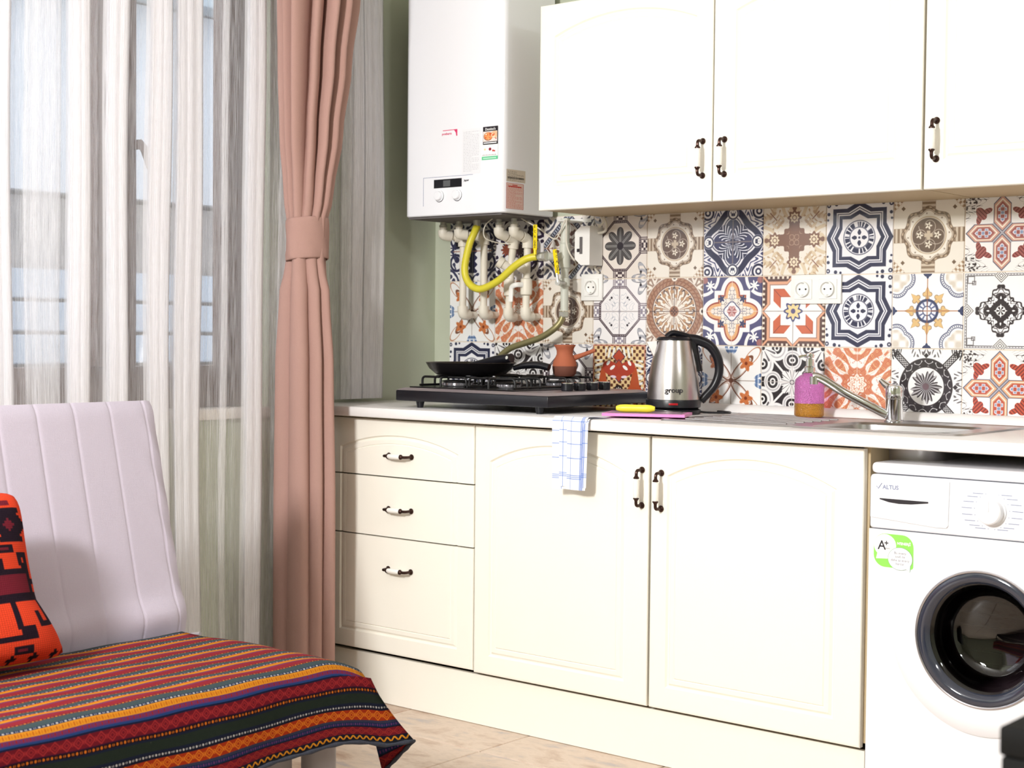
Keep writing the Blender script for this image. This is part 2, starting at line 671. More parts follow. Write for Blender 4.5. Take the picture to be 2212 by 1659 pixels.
def t_star():
    im = base((247, 246, 250))
    L = np.where(B / (A + 1e-6) < 0.475, A + 0.526 * B, A / 0.8)
    ins = sm(1 - L)
    im = put(im, band(L, .865, .995), NAVY)
    im = put(im, band(L, .80, .825), NAVY)
    im = put(im, band(L, .64, .755), NAVY)
    im = put(im, band(RR, .455, .475), NAVY)
    dash = sm(np.sin(16 * TH + 2 * np.sin(5 * TH)) + 0.5, 0.25) * (1 - band(np.abs(TH % (PI / 2) - 0), 0, .06))
    im = put(im, band(RR, .30, .43) * dash, NAVY)
    im = put(im, band(RR, .275, .295), NAVY)
    pet = sm(1 - np.hypot((RR - .15) / .075, np.sin(4 * TH) * RR / .16), .12) * (np.cos(4 * TH) > 0)
    im = put(im, pet, NAVY)
    im = put(im, disc(0, 0, .03), NAVY)
    for (x, y, r) in ((.93, .9, .06), (.70, .93, .05), (.93, .66, .045), (.55, .95, .035), (.95, .5, .03)):
        im = put(im, sm(r - np.hypot(AX - x, AY - y)), NAVY)
    im = put(im, sm(.025 - np.hypot(AX - .93, AY - .9)), WHT)
    return im


def t_octagon(light=False, beige=False):
    im = base((250, 246, 246) if not beige else (244, 232, 220))
    dk = c3(66, 46, 56)
    if light:
        k = sm(U * 0.7 + V - 0.0, .5)[..., None]
        dk = dk * (1 - k * 0.45) + c3(196, 184, 200) * k * 0.45
    L = np.maximum(A / .75, (A + B) / 1.0)
    for a, b in ((.93, .965), (.99, 1.03)):
        im = put(im, band(L, a, b, .01), dk)
    im = put(im, band(L, .965, .99) * sm(np.sin(90 * (A - B)), .5), dk)
    st = sm(L - 1.03)
    im = put(im, st * band(B, .17, .195), dk)
    im = put(im, st * band(B, .225, .25), dk)
    im = put(im, st * sm(.16 - B) * sm(np.sin(40 * A) * np.sin(40 * B), .3), dk if not light else c3(150, 140, 160))
    gr = c3(120, 122, 130)
    if light:
        inn = sm(.8 - L)
        s = np.sin(13 * A + 2.6 * np.sin(11 * B)) * np.cos(13 * B + 2.2 * np.sin(9 * A))
        im = put(im, inn * band(s, .30, .44, .04) * 0.9, c3(176, 182, 196))
        im = put(im, sm(.035 - np.hypot(AX - .30, AY - .42)), BLK)
        im = put(im, sm(.02 - np.hypot(AX - .36, AY - .36)), BLK)
        im = put(im, band(AX, 0, .012) * sm(.95 - AY), c3(112, 96, 104))
        im = put(im, band(AY, 0, .010) * sm(.95 - AX), c3(130, 116, 120))
    else:
        q = np.abs(np.cos(4 * TH))
        flower = sm(.30 + .27 * q ** 0.7 - RR, .02)
        im = put(im, flower, c3(84, 80, 80))
        im = put(im, flower * band(np.abs(np.sin(4 * TH)) * RR, .05, .10, .02), c3(190, 190, 186))
        im = put(im, band(RR, .30 + .27 * q ** 0.7 - .02, .30 + .27 * q ** 0.7), BLK)
        im = put(im, disc(0, 0, .12), BLK)
    cor = sm(L - 1.06) * sm(B - .30)
    cf = np.hypot(AX - .98, AY - .98)
    q = np.arctan2(AY - .98, AX - .98)
    pet = sm(.40 + .14 * np.cos(6 * q) - cf, .02)
    im = put(im, cor * band(cf - .14 * np.cos(6 * q), .34, .40), gr * 0.9)
    im = put(im, cor * pet * sm(np.sin(30 * cf + 6 * q), .5), c3(176, 176, 186))
    im = put(im, sm(.04 - np.hypot(AX - .78, AY - .80)), BLK)
    return im


def t_quatre():
    im = base((246, 236, 222))
    br = c3(124, 96, 74)
    R2 = .74 + .085 * np.cos(4 * TH) * np.cos(4 * TH) - .05
    im = put(im, sm(RR - R2) * sm(.19 - B), c3(150, 122, 96))
    im = put(im, sm(RR - R2) * sm(.19 - B) * sm(np.sin(50 * A), .5), c3(220, 200, 176))
    im = put(im, band(RR, R2 - .09, R2), br)
    im = put(im, band(RR, R2 - .125, R2 - .105), c3(176, 146, 116))
    tex = sm(np.sin(24 * TH) * np.sin(40 * RR) - .2, .4)
    im = put(im, band(RR, R2 - .08, R2 - .015) * tex, c3(206, 178, 146))
    im = put(im, band(RR, .475, .50), c3(190, 160, 120))
    im = put(im, sm(.455 - RR), c3(110, 84, 70))
    fl = 0
    for k in range(4):
        cx, cy = .25 * math.cos(k * PI / 2), .25 * math.sin(k * PI / 2)
        rr = np.hypot(U - cx, V - cy)
        tt = np.arctan2(V - cy, U - cx)
        fl = np.maximum(fl, sm(.075 + .03 * np.cos(5 * tt) - rr))
        im = put(im, band(rr + .03 * (tt - 1.0), .15, .165), c3(222, 206, 186))
    im = put(im, fl, c3(240, 228, 208))
    for k in range(4):
        cx, cy = .25 * math.cos(k * PI / 2), .25 * math.sin(k * PI / 2)
        im = put(im, disc(cx, cy, .022), br)
    im = put(im, sm(.05 - B) * sm(.12 - A), c3(210, 188, 160))
    for k in range(16):
        t = k * PI / 8 + .1
        im = put(im, disc(.58 * math.cos(t), .58 * math.sin(t), .02), c3(150, 128, 110))
    im = put(im, sm(.06 - np.abs(np.abs(AX - .72) + np.abs(AY - .72))), br)
    cor = sm(D1 - 1.62, .02)
    im = put(im, cor * sm(np.sin(34 * (AX - AY)) * np.cos(26 * D1) - .1, .3), c3(176, 140, 106))
    return im


def t_navyswirl():
    im = base((244, 242, 246))
    dk = c3(40, 42, 78)
    L = RR - .10 * np.cos(4 * TH)
    im = put(im, band(L, .70, .90), dk)
    im = put(im, sm(.56 - L) , c3(60, 62, 104))
    im = put(im, band(L, .60, .63), dk)
    leaf = sm(.60 * np.abs(np.sin(2 * TH)) ** 0.35 - RR, .015) * sm(np.abs(np.sin(2 * TH)) - .25, .05)
    im = put(im, leaf, dk)
    vein = sm(np.sin(44 * RR - 16 * np.abs(np.cos(2 * TH))) - .35, .25)
    im = put(im, leaf * vein * sm(RR - .10), c3(226, 226, 236))
    im = put(im, band(B, 0, .012) * sm(.62 - A), c3(190, 160, 130))
    rg = np.hypot(A - .82, B)
    im = put(im, sm(.19 - rg), WHT)
    im = put(im, band(rg, .14, .18), dk)
    im = put(im, sm(.09 - rg) * sm(np.sin(50 * B) * np.cos(40 * A), .4), dk)
    rc = np.hypot(AX - .86, AY - .86)
    im = put(im, band(rc, .16, .22), dk)
    im = put(im, sm(.10 - rc), dk)
    im = put(im, sm(.05 - rc), WHT)
    im = put(im, sm(L - .93) * sm(np.sin(30 * A + 4 * np.sin(22 * B)) - .2, .3) * sm(rc - .24), c3(70, 76, 124))
    return im


def t_damask():
    im = base((245, 236, 220))
    br = c3(140, 96, 74)
    im = swirls(im, sm(RR - .42), c3(232, 208, 170), 9, .25, .6, 3.4)
    im = swirls(im, sm(RR - .55), c3(206, 172, 132), 15, .62, .2, 3.0)
    q = np.cos(4 * TH)
    im = put(im, sm(.56 + .05 * np.cos(20 * (AX - AY)) - D1), br)
    arm = sm(.045 + .025 * np.sin(30 * A) - B) * sm(.95 - A) * sm(A - .4)
    im = put(im, arm, br)
    rf = np.hypot(A - .62, B)
    tf = np.arctan2(B, A - .62)
    im = put(im, sm(.20 + .03 * np.cos(8 * tf) - rf), br)
    im = put(im, sm(.13 + .02 * np.cos(8 * tf) - rf), c3(244, 226, 190))
    im = put(im, band(rf, .05, .075), br)
    im = put(im, sm(.3 - RR) * band(np.sin(20 * A) * np.sin(20 * B), .15, .35, .05), c3(206, 164, 130))
    im = put(im, sm(.02 - np.abs(AX - AY), .01) * sm(RR - .8) * sm(1.1 - RR), c3(150, 100, 80))
    return im


def t_cross(warm=True):
    im = base((250, 246, 245))
    oc, rc, gc = (c3(242, 176, 126), c3(216, 84, 60), c3(96, 100, 130)) if warm else (c3(222, 160, 140), c3(176, 92, 88), c3(100, 100, 120))
    cx, hl, hw = .50, .48, .235
    a2 = np.abs(A - cx)
    L = np.maximum(B / hw, (a2 + B) / (hl))
    for lo, hi, c in ((.0, 1.0, gc), (.0, .93, oc), (.0, .80, c3(252, 236, 216)), (.0, .70, oc * .96), (.0, .62, rc), (.0, .50, c3(232, 226, 236))):
        im = put(im, sm(hi - L, .02), c)
    s = np.sin(34 * A) * np.cos(30 * B)
    im = put(im, sm(.5 - L) * sm(s - .1, .2), rc)
    im = put(im, sm(.42 - L) * sm(-s - .3, .2), c3(140, 160, 200))
    im = put(im, sm(L - 1.03) * sm(.03 - np.abs(AX - AY)) * sm(.35 - RR), gc)
    leaf = sm(1 - ell(AX, AY, .56, .50, .18, .12, .9)) + sm(1 - ell(AX, AY, .40, .56, .14, .07, -.4)) + sm(1 - ell(AX, AY, .62, .36, .07, .14, .2))
    im = put(im, leaf, rc)
    im = put(im, leaf * sm(np.sin(60 * (AX - AY)) - .6, .2), c3(120, 50, 50))
    tw = sm(AX + AY - 1.25, .02)
    im = put(im, tw * band(np.sin(22 * AX + 3 * np.sin(17 * AY)) * np.cos(20 * AY), -.06, .06, .05), c3(70, 60, 60))
    for k in range(18):
        x, y = .62 + .36 * rngp.rand(), .62 + .36 * rngp.rand()
        im = put(im, sm(.024 - np.hypot(AX - x, AY - y)), c3(60, 50, 52))
    return im


def t_petal():
    im = base((252, 250, 249))
    br = c3(140, 84, 62)
    for k in range(4):
        t = PI / 4 + k * PI / 2
        E = ell(U, V, .50 * math.cos(t), .50 * math.sin(t), .52, .16, t)
        im = put(im, band(E, .82, 1.0, .03), br)
        im = put(im, band(E, .70, .76, .03), c3(196, 150, 122))
        E2 = ell(U, V, 1.0 * math.cos(t), 1.0 * math.sin(t), .36, .16, t)
        im = put(im, band(E2, .86, 1.0, .03), c3(206, 138, 100))
    for sx in (1, -1):
        for sy in (1, -1):
            cx, cy = .50 * sx, .50 * sy
            rr, tt = np.hypot(U - cx, V - cy), np.arctan2(V - cy, U - cx)
            im = put(im, sm(.18 + .055 * np.cos(5 * tt) - rr, .02), c3(232, 124, 62))
            im = put(im, sm(.16 + .05 * np.cos(5 * tt) - rr) * band(np.cos(5 * tt + 8 * rr), -.2, .1, .1), c3(178, 76, 40))
            im = put(im, disc(cx, cy, .05), c3(150, 60, 30))
    im = put(im, sm(.010 - B) * sm(.80 - A), c3(170, 150, 140))
    bl = c3(92, 124, 178)
    tul = sm(1 - ell(A, B, .90, 0, .11, .07)) + sm(1 - ell(A, B, .88, .13, .12, .05, .5)) + sm(1 - ell(A, B, .97, .17, .05, .05))
    im = put(im, tul, bl)
    im = put(im, tul * sm(np.sin(50 * A) - .3, .3), c3(190, 206, 232))
    im = put(im, disc(0, 0, .07), c3(110, 66, 50))
    return im


def t_orange():
    im = base((252, 246, 240))
    o = c3(232, 132, 88)
    im = swirls(im, sm(RR - .30), o, 8.2, .10, 1.0, 2.6)
    s = np.sin(17 * A + 3 * np.sin(12 * B)) * np.cos(15 * B + 2.4 * np.sin(10 * A))
    im = put(im, band(s, .10, .20, .05) * sm(RR - .3), c3(222, 104, 66))
    im = put(im, band(s, .55, .8, .06) * sm(RR - .3) * .6, c3(250, 214, 150))
    L = RR - .035 * np.cos(8 * TH)
    im = put(im, band(L, .25, .31), o * .98)
    im = put(im, sm(.25 - L), c3(253, 240, 222))
    im = put(im, band(L, .17, .20) * sm(np.sin(24 * TH), .3), o)
    fl = sm(.10 + .03 * np.cos(6 * TH) - RR)
    im = put(im, fl, c3(255, 250, 240))
    im = put(im, band(RR, .10 + .03 * np.cos(6 * TH), .125 + .03 * np.cos(6 * TH)), o)
    im = put(im, sm(.008 - np.abs(U)), c3(244, 222, 206))
    return im


def t_scroll():
    im = base((48, 42, 44))
    w_ = c3(246, 244, 243)
    s = AX + AY
    # broad S scrolls
    for cx, cy, r, wd in ((.50, .95, .26, .10), (.95, .50, .26, .10), (.02, .62, .22, .06), (.62, .02, .22, .06)):
        d = np.hypot(AX - cx, AY - cy)
        im = put(im, band(d, r - wd, r + wd), w_)
        im = put(im, band(d, r - .02, r + .02) * .8, c3(176, 172, 178))
        im = put(im, band(d, .04, .09), w_)
    # diagonal stems
    im = put(im, sm(.045 - np.abs(AX - AY)) * sm(RR - .2) * sm(1.25 - RR), w_)
    # leaves in the corners and the centre
    t = np.arctan2(AY - .95, AX - .95)
    rc = np.hypot(AX - .95, AY - .95)
    im = put(im, sm(.36 + .12 * np.cos(9 * t) - rc) * sm(rc - .06), w_)
    im = put(im, sm(.33 + .10 * np.cos(9 * t) - rc) * sm(np.cos(9 * t) - .8, .2) * sm(rc - .1), c3(90, 84, 88))
    cen = sm(.30 + .12 * np.abs(np.cos(4 * TH)) - RR, .02) * sm(np.abs(np.cos(8 * TH)) - .2, .1)
    im = put(im, cen, w_)
    im = put(im, band(RR, .05, .07), BLK)
    im = put(im, sm(.010 - B), c3(206, 196, 192))
    return im


def t_wheel():
    im = base((247, 236, 222))
    br = c3(186, 134, 102)
    im = put(im, band(RR, .78, 1.02), br)
    im = put(im, band(RR, .90, .93), c3(140, 92, 70))
    im = put(im, band(RR, .80, 1.0) * sm(np.sin(40 * TH + 30 * RR) - .4, .4), c3(160, 104, 76))
    im = put(im, band(RR, .765, .79), c3(104, 70, 58))
    im = put(im, band(RR, 1.01, 1.03), c3(150, 110, 90))
    im = put(im, sm(RR - 1.06) * sm(np.sin(24 * A + 3 * np.sin(20 * B)), .3), c3(170, 140, 120))
    inn = sm(.74 - RR) * sm(RR - .16)
    w2 = np.abs(np.cos(6 * TH + 0.0))
    im = put(im, inn * band(w2 * (1.1 - RR), .18, .34, .03) * sm(RR - .2), c3(176, 120, 78))
    im = put(im, inn * band(w2 * (1.1 - RR), .36, .42, .02), c3(86, 62, 56))
    im = put(im, inn * sm(np.sin(6 * TH * 2) * np.sin(24 * RR) - .35, .2) * sm(RR - .36), c3(206, 154, 108))
    im = put(im, inn * band(np.sin(6 * TH * 2) * np.sin(24 * RR), .25, .33, .03) * sm(RR - .36), c3(104, 74, 62))
    for k in range(12):
        t = (k + .5) * PI / 6
        im = put(im, disc(.70 * math.cos(t), .70 * math.sin(t), .025), c3(90, 86, 96))
    im = put(im, sm(.16 - RR), c3(176, 116, 84))
    im = put(im, sm(.12 - RR) * sm(np.sin(60 * U) * np.sin(60 * V), .4), c3(100, 60, 50))
    im = put(im, sm(.010 - B) * sm(.9 - A), c3(90, 66, 60))
    for k in range(4):
        t = k * PI / 2
        im = put(im, disc(math.cos(t), math.sin(t), .11), c3(246, 236, 220))
        im = put(im, disc(math.cos(t), math.sin(t), .05), c3(70, 60, 64))
    return im


def t_navyquatre():
    im = put(base(), np.ones_like(U), c3(84, 82, 130))
    lob = np.minimum(ell(A, B, .42, 0, .45, .27), np.maximum(AX, AY) / .47)
    e2 = np.minimum(ell(A, B, .42, 0, .58, .40), np.maximum(AX, AY) / .60)
    # outer white strap work
    cd = np.hypot(AX - 1.02, AY - 1.02)
    im = put(im, band(cd, .50, .60), WHT)
    im = put(im, sm(.05 - np.abs(AX - AY)) * band(RR, .78, 1.0), WHT * 0 + c3(84, 82, 130))
    st = sm(.11 + .05 * np.cos(7 * np.arctan2(AY - .74, AX - .74)) - np.hypot(AX - .74, AY - .74))
    im = put(im, st, WHT)
    im = put(im, sm(.10 - np.hypot(AX - .93, AY - .90)), c3(176, 112, 110))
    im = put(im, sm(1 - e2, .02), WHT)
    im = put(im, sm(1 - lob, .02), c3(176, 72, 56))
    lob2 = np.minimum(ell(A, B, .42, 0, .41, .225), np.maximum(AX, AY) / .43)
    im = put(im, sm(1 - lob2, .02), c3(246, 176, 110))
    lob3 = np.minimum(ell(A, B, .36, 0, .36, .15), np.maximum(AX, AY) / .37)
    im = put(im, sm(1 - lob3, .06), c3(252, 236, 222))
    im = put(im, sm(1 - lob3) * band(np.sin(26 * A) * np.cos(24 * B), .0, .22, .06) * sm(RR - .24), c3(120, 112, 120))
    lf = sm(.085 + .03 * np.cos(5 * np.arctan2(AY - .36, AX - .36)) - np.hypot(AX - .36, AY - .36))
    im = put(im, lf, c3(62, 66, 108))
    L = RR - .025 * np.cos(4 * TH)
    im = put(im, sm(.27 - L), c3(250, 246, 248))
    im = put(im, band(L, .235, .265), c3(62, 66, 108))
    fl = sm(.13 + .035 * np.abs(np.cos(3 * TH)) - RR)
    im = put(im, fl, c3(176, 90, 90))
    im = put(im, fl * sm(np.cos(6 * TH) - .2, .2) * sm(RR - .04), c3(226, 168, 160))
    im = put(im, sm(.014 - B) * band(A, .26, .46), c3(62, 66, 108))
    im = put(im, sm(.008 - B), c3(238, 222, 216))
    return im


def t_arrow():
    im = base((252, 248, 244))
    br, oo = c3(98, 66, 56), c3(240, 168, 126)
    # four cut-corner rooms, borders along the tile edges
    ax2, ay2 = np.abs(AX - .5), np.abs(AY - .5)
    L = np.maximum(np.maximum(ax2, ay2) / .5, (ax2 + ay2) / .78)
    outer = (A > .5)
    side = sm(A - .80)
    im = put(im, side * sm(.78 - ((np.abs(B - .5)) + (1 - A) * 1.0 + .28)), br)
    im = put(im, side * sm(.76 - (np.abs(B - .5) + (1 - A) + .32)) * sm(np.sin(42 * B) - .1, .4) * sm(A - .91), c3(240, 226, 206))
    e = np.abs(B - .5) + np.maximum(.80 - A, 0) * 0
    edge = np.where(np.abs(B - .5) < .30, A - .80, (A - .80) - (np.abs(B - .5) - .30))
    im = put(im, band(edge, -.045, .045), oo)
    im = put(im, band(edge, -.062, -.045), c3(130, 60, 36))
    im = put(im, band(edge, .045, .060), c3(110, 60, 44))
    # chevrons
    ch = np.maximum(AX, AY)
    inn = band(ch, .40, .63) * sm(.16 + .0 - np.minimum(AX, AY) * 0 - 0)
    chev = band(A, .40, .63) * sm(B - .08 - (A - .40) * .9) * sm(.64 - B)
    im = put(im, chev, c3(226, 98, 54))
    im = put(im, chev * sm(.010 - np.abs(AX - AY)), c3(120, 50, 40))
    im = put(im, chev * band(A, .40, .412), c3(150, 66, 40))
    im = put(im, chev * band(A, .618, .63), c3(150, 66, 40))
    s8 = RR - .045 * np.cos(8 * TH)
    im = put(im, sm(.26 - s8), c3(70, 74, 130))
    im = put(im, sm(.20 - s8), c3(244, 214, 140))
    im = put(im, sm(.07 - RR), c3(90, 80, 130))
    im = put(im, sm(.008 - B) * sm(A - .26), c3(130, 120, 116))
    return im


def t_snow():
    im = base((252, 251, 251))
    bl, yl = c3(56, 64, 112), c3(238, 192, 122)
    cd = np.hypot(AX - 1.0, AY - 1.0)
    q = np.arctan2(1.0 - AY, 1.0 - AX)
    sc_ = cd - .06 * np.abs(np.sin(4 * q))
    im = put(im, band(sc_, .60, .625), bl)
    im = put(im, band(sc_, .52, .54), bl)
    im = put(im, band(sc_, .56, .585) * sm(np.sin(70 * q), .3), bl)
    im = put(im, sm(.46 - sc_) * sm(np.sin(16 * AX) * np.sin(16 * AY), .5) * .7, c3(214, 196, 172))
    def spike(w1):
        m_ = 0
        for k in range(8):
            t = k * PI / 4
            x, y = U * math.cos(t) + V * math.sin(t), -U * math.sin(t) + V * math.cos(t)
            body = sm(w1 * .55 + .01 + .10 * np.clip(.42 - x, 0, 1) - np.abs(y)) * sm(x) * sm(.46 + w1 - x)
            head = sm(.62 + w1 * .5 - (np.abs(y) * 2.2 + x)) * sm(x - .42 + w1 * .5)
            lobes = sm(.018 + w1 * .7 - np.hypot(x - .44, np.abs(y) - .075))
            m_ = np.maximum(m_, np.maximum(np.maximum(body, head * sm(x - .4)), lobes))
        return m_
    im = put(im, spike(.06), c3(120, 84, 60))
    im = put(im, spike(.045), yl)
    im = put(im, sm(.32 - RR), bl)
    im = put(im, sm(.25 - RR), c3(236, 238, 248))
    im = put(im, sm(.25 - RR) * sm(np.cos(12 * TH) - .3, .2) * sm(RR - .13), c3(96, 108, 160))
    im = put(im, band(RR, .11, .135), bl)
    im = put(im, sm(.010 - B) * sm(.9 - A), c3(176, 96, 56))
    fd = sm(1 - ell(A, B, .95, 0, .10, .045)) + sm(1 - ell(A, B, .97, .08, .07, .035, .6))
    im = put(im, fd, bl)
    return im


def t_frame():
    im = base((249, 249, 251))
    bk = c3(60, 50, 56)
    im = put(im, band(A, .90, .915, .006), bk)
    im = put(im, band(A, .95, .96, .006), bk * 1.2)
    im = put(im, band(A, .925, .94) * sm(np.sin(80 * B), .3) * .7, bk)
    dd = np.abs(A - .90) + B
    im = put(im, sm(.20 - dd), WHT)
    for r in (.18, .12, .06):
        im = put(im, band(dd, r - .018, r), bk)
    im = put(im, band(np.maximum(np.abs(AX - .80), np.abs(AY - .80)), .08, .095), bk)
    im = put(im, band(np.maximum(np.abs(AX - .72), np.abs(AY - .72)), .035, .05), bk)
    s = np.sin(15 * A + 3.2 * np.sin(11 * B)) * np.cos(12 * B + 2.6 * np.sin(9 * A))
    L = RR - .10 * np.cos(4 * TH) - .03 * np.cos(16 * TH)
    im = put(im, sm(.36 - L) * sm(s + .35, .15), bk)
    im = put(im, band(L, .50, .54), bk)
    im = put(im, band(L, .36, .52) * sm(s - .15, .15), bk)
    im = put(im, band(L, .42, .44), bk)
    im = put(im, sm(.055 - np.hypot(A - .62, B - .05)), bk)
    im = put(im, sm(.13 - RR), WHT)
    im = put(im, sm(.11 - RR) * sm(np.cos(6 * TH) - 0, .3), bk)
    return im


def t_redyellow():
    im = base((250, 244, 232))
    lat = np.sin(30 * U) * np.sin(30 * V)
    im = put(im, sm(.96 - A) * sm(A - .12), c3(244, 206, 140))
    im = put(im, sm(lat - .15, .15), c3(110, 60, 40))
    im = put(im, band(A, .95, .975), c3(196, 80, 70))
    im = put(im, sm(.16 - np.abs(A - .74)) * sm(.52 - B) * sm(np.sin(40 * B + 8 * A), .4), c3(244, 244, 236))
    # big diamonds in the lower corners of each quarter
    dm = np.abs(AX - .60) * 1.25 + np.abs(V + .45)
    im = put(im, sm(.42 - dm, .02), c3(206, 78, 40))
    st = sm(.10 + (.1 - V) * .22 - np.abs(AX - .60)) * band(V, -.35, .30)
    im = put(im, st, c3(206, 82, 40))
    for (cx, cy, r) in ((0, .62, .24), (0, .18, .36)):
        d = np.abs(U - cx) + np.abs(V - cy)
        im = put(im, sm(r - d), c3(206, 74, 44))
        im = put(im, band(d, r - .03, r), c3(76, 58, 92))
    im = put(im, sm(.36 - ell(AX, V, .30, .25, .9, .6, .4)), c3(200, 66, 46))
    im = put(im, sm(1 - ell(AX, V, .24, .28, .11, .05, -.6)), WHT)
    im = put(im, sm(1 - ell(AX, V, .40, .42, .09, .05, -.9)), WHT)
    im = put(im, sm(1 - ell(AX, V, .20, .0, .11, .04, .1)), c3(246, 220, 236))
    rr = np.hypot(U, V + .42)
    im = put(im, sm(.17 - rr), c3(50, 36, 36))
    im = put(im, sm(.11 - rr) * sm(np.cos(8 * np.arctan2(V + .42, U)), .3), c3(226, 216, 206))
    return im


def t_ringx():
    im = base((250, 249, 249))
    bk = c3(54, 48, 52)
    cd = np.hypot(AX - 1.0, AY - 1.0)
    bx = np.abs(AX - AY)
    im = put(im, sm(.13 - bx) * sm(RR - .55) * sm(1.25 - RR), bk)
    im = put(im, sm(.09 - bx) * sm(RR - .55) * sm(1.25 - RR), c3(220, 218, 220))
    im = put(im, sm(.08 - bx) * sm(RR - .55) * sm(np.sin(60 * (AX + AY)) * np.sin(60 * (AX - AY)), .3), bk)
    im = put(im, sm(RR - .5) * sm(.75 - RR), bk)
    im = put(im, band(RR, .54, .70) * band(np.sin(14 * TH) * .5 + np.sin(30 * RR) * .5, .1, .35, .1), c3(230, 228, 230))
    im = put(im, sm(.50 - RR), WHT)
    k = .26 + .16 * np.abs(np.cos(2.5 * TH + .4)) + .05 * np.cos(17 * TH)
    im = put(im, sm(k - RR), c3(70, 62, 66))
    im = put(im, sm(k - RR) * sm(np.sin(22 * TH + 8 * RR) - .1, .4), c3(190, 186, 190))
    im = put(im, sm(.09 - RR), c3(120, 96, 104))
    im = put(im, sm(B - .62) * band(cd, .0, .30) * sm(np.sin(30 * cd + 5 * np.sin(20 * AX)), .4), bk)
    im = put(im, sm(.45 - B) * sm(A - .78) * sm(np.sin(26 * A + 4 * np.sin(18 * B)) * np.sin(22 * B) - .35, .2), c3(110, 104, 108))
    im = put(im, sm(.07 - (np.abs(A - .82) + B)), bk)
    return im


def t_blueleaf():
    im = base((249, 247, 248))
    dk = c3(46, 46, 84)
    cen = sm(.16 + .05 * np.cos(9 * V * PI) - AX) * sm(.72 - AY)
    im = put(im, cen, dk)
    im = put(im, band(np.hypot(AX - .70, AY - .38), .22, .30), dk)
    im = put(im, sm(.10 + .04 * np.cos(5 * TH) - np.hypot(AX - .70, AY - .25)), dk)
    im = put(im, sm(.09 + .05 * np.cos(7 * np.arctan2(AY - .12, AX - .85)) - np.hypot(AX - .85, AY - .12)), dk)
    im = put(im, sm(.014 - AY), c3(190, 120, 90))
    im = put(im, sm(.008 - AX), c3(176, 190, 214))
    im = swirls(im, sm(A - .72), c3(60, 62, 100), 12, .35)
    return im


def t_rust():
    im = base((246, 242, 242))
    dk, ru = c3(50, 38, 66), c3(164, 78, 56)
    for cx, cy in ((.45, .45), (.85, .72)):
        d = np.hypot(AX - cx, AY - cy)
        im = put(im, band(d + .06 * np.arctan2(AY - cy, AX - cx), .20, .30), dk)
        im = put(im, sm(.08 - d), dk)
    tt = np.arctan2(AY - .0, AX - .55)
    im = put(im, sm(.17 + .04 * np.cos(9 * tt) - np.hypot(AX - .55, AY)), ru)
    im = put(im, sm(.22 + .05 * np.cos(14 * TH) - RR), c3(80, 44, 50))
    im = swirls(im, sm(A - .66), dk, 11, .3, .7)
    return im


def t_band():
    im = base((247, 240, 234))
    dk = c3(60, 56, 80)
    s = AX + AY
    im = put(im, band(s, .92, 1.14), dk)
    im = put(im, band(s, .96, 1.10), c3(176, 190, 206))
    im = put(im, band(s, .97, 1.09) * sm(np.sin(50 * (AX - AY)), .4), dk)
    im = swirls(im, sm(.88 - s), c3(120, 78, 62), 13, .3)
    im = swirls(im, sm(s - 1.2), c3(90, 92, 110), 14, .3)
    im = put(im, sm(.010 - AY), c3(190, 140, 110))
    return im


TILES = {'star': t_star(), 'octagon': t_octagon(beige=True), 'octlight': t_octagon(light=True), 'octdark': t_octagon(),
         'quatre': t_quatre(), 'swirl': t_navyswirl(), 'damask': t_damask(), 'crossa': t_cross(False), 'crossb': t_cross(True),
         'petal': t_petal(), 'orange': t_orange(), 'scroll': t_scroll(), 'wheel': t_wheel(), 'nquatre': t_navyquatre(),
         'arrow': t_arrow(), 'snow': t_snow(), 'frame': t_frame(), 'redyel': t_redyellow(), 'ringx': t_ringx(),
         'blueleaf': t_blueleaf(), 'rust': t_rust(), 'band': t_band()}
TM = {k: pixmat('printed_tile_' + k, (v * .8 + v.mean(axis=2, keepdims=True) * .2) * .97, rough=0.16, coat=0.3) for k, v in TILES.items()}
LAY = [['blueleaf', 'rust', 'band', 'octagon', 'quatre', 'swirl', 'damask', 'star', 'quatre', 'crossa', 'petal'],
       ['petal', 'orange', 'quatre', 'octlight', 'wheel', 'nquatre', 'arrow', 'star', 'snow', 'frame', 'orange'],
       ['star', 'scroll', 'octdark', 'redyel', 'swirl', 'petal', 'scroll', 'orange', 'ringx', 'crossb', 'octdark']]

# ================================================================== room
mb = MB().box((-0.2, -5.3, -0.06), (5.12, 0.1, -0.008))
floor = structure(mb.build('floor', M['floorgrout']))
fo = ORG[floor.name]
slab = MB().box((0.0, 0.0, -0.012), (0.446, 0.446, 0.0), bev=0.002, seg=1).build('tile', M['slab'], floor, org=None)
slab.location = (0, 0, 0)
first = True
for i in range(-2, 10):
    for j in range(0, 11):
        x0, y0 = 0.869 + 0.45 * i + 0.002, -0.76 - 0.45 * (j - 1) + 0.002
        if x0 < -0.3 or x0 > 4.8:
            continue
        if first:
            slab.location = (x0, y0, 0)
            first = False
            s0 = (x0, y0)
        else:
            c = slab.copy()
            COL.objects.link(c)
            c.location = (x0, y0, 0)
# slab mesh is stored relative to the floor origin: shift handled here
wall = structure(MB().box((0.0, 0.0, 0.0), (5.0, 0.12, 2.7)).build('wall_back', M['green']))
X0, T, ZL = 0.07, 0.20, 1.285
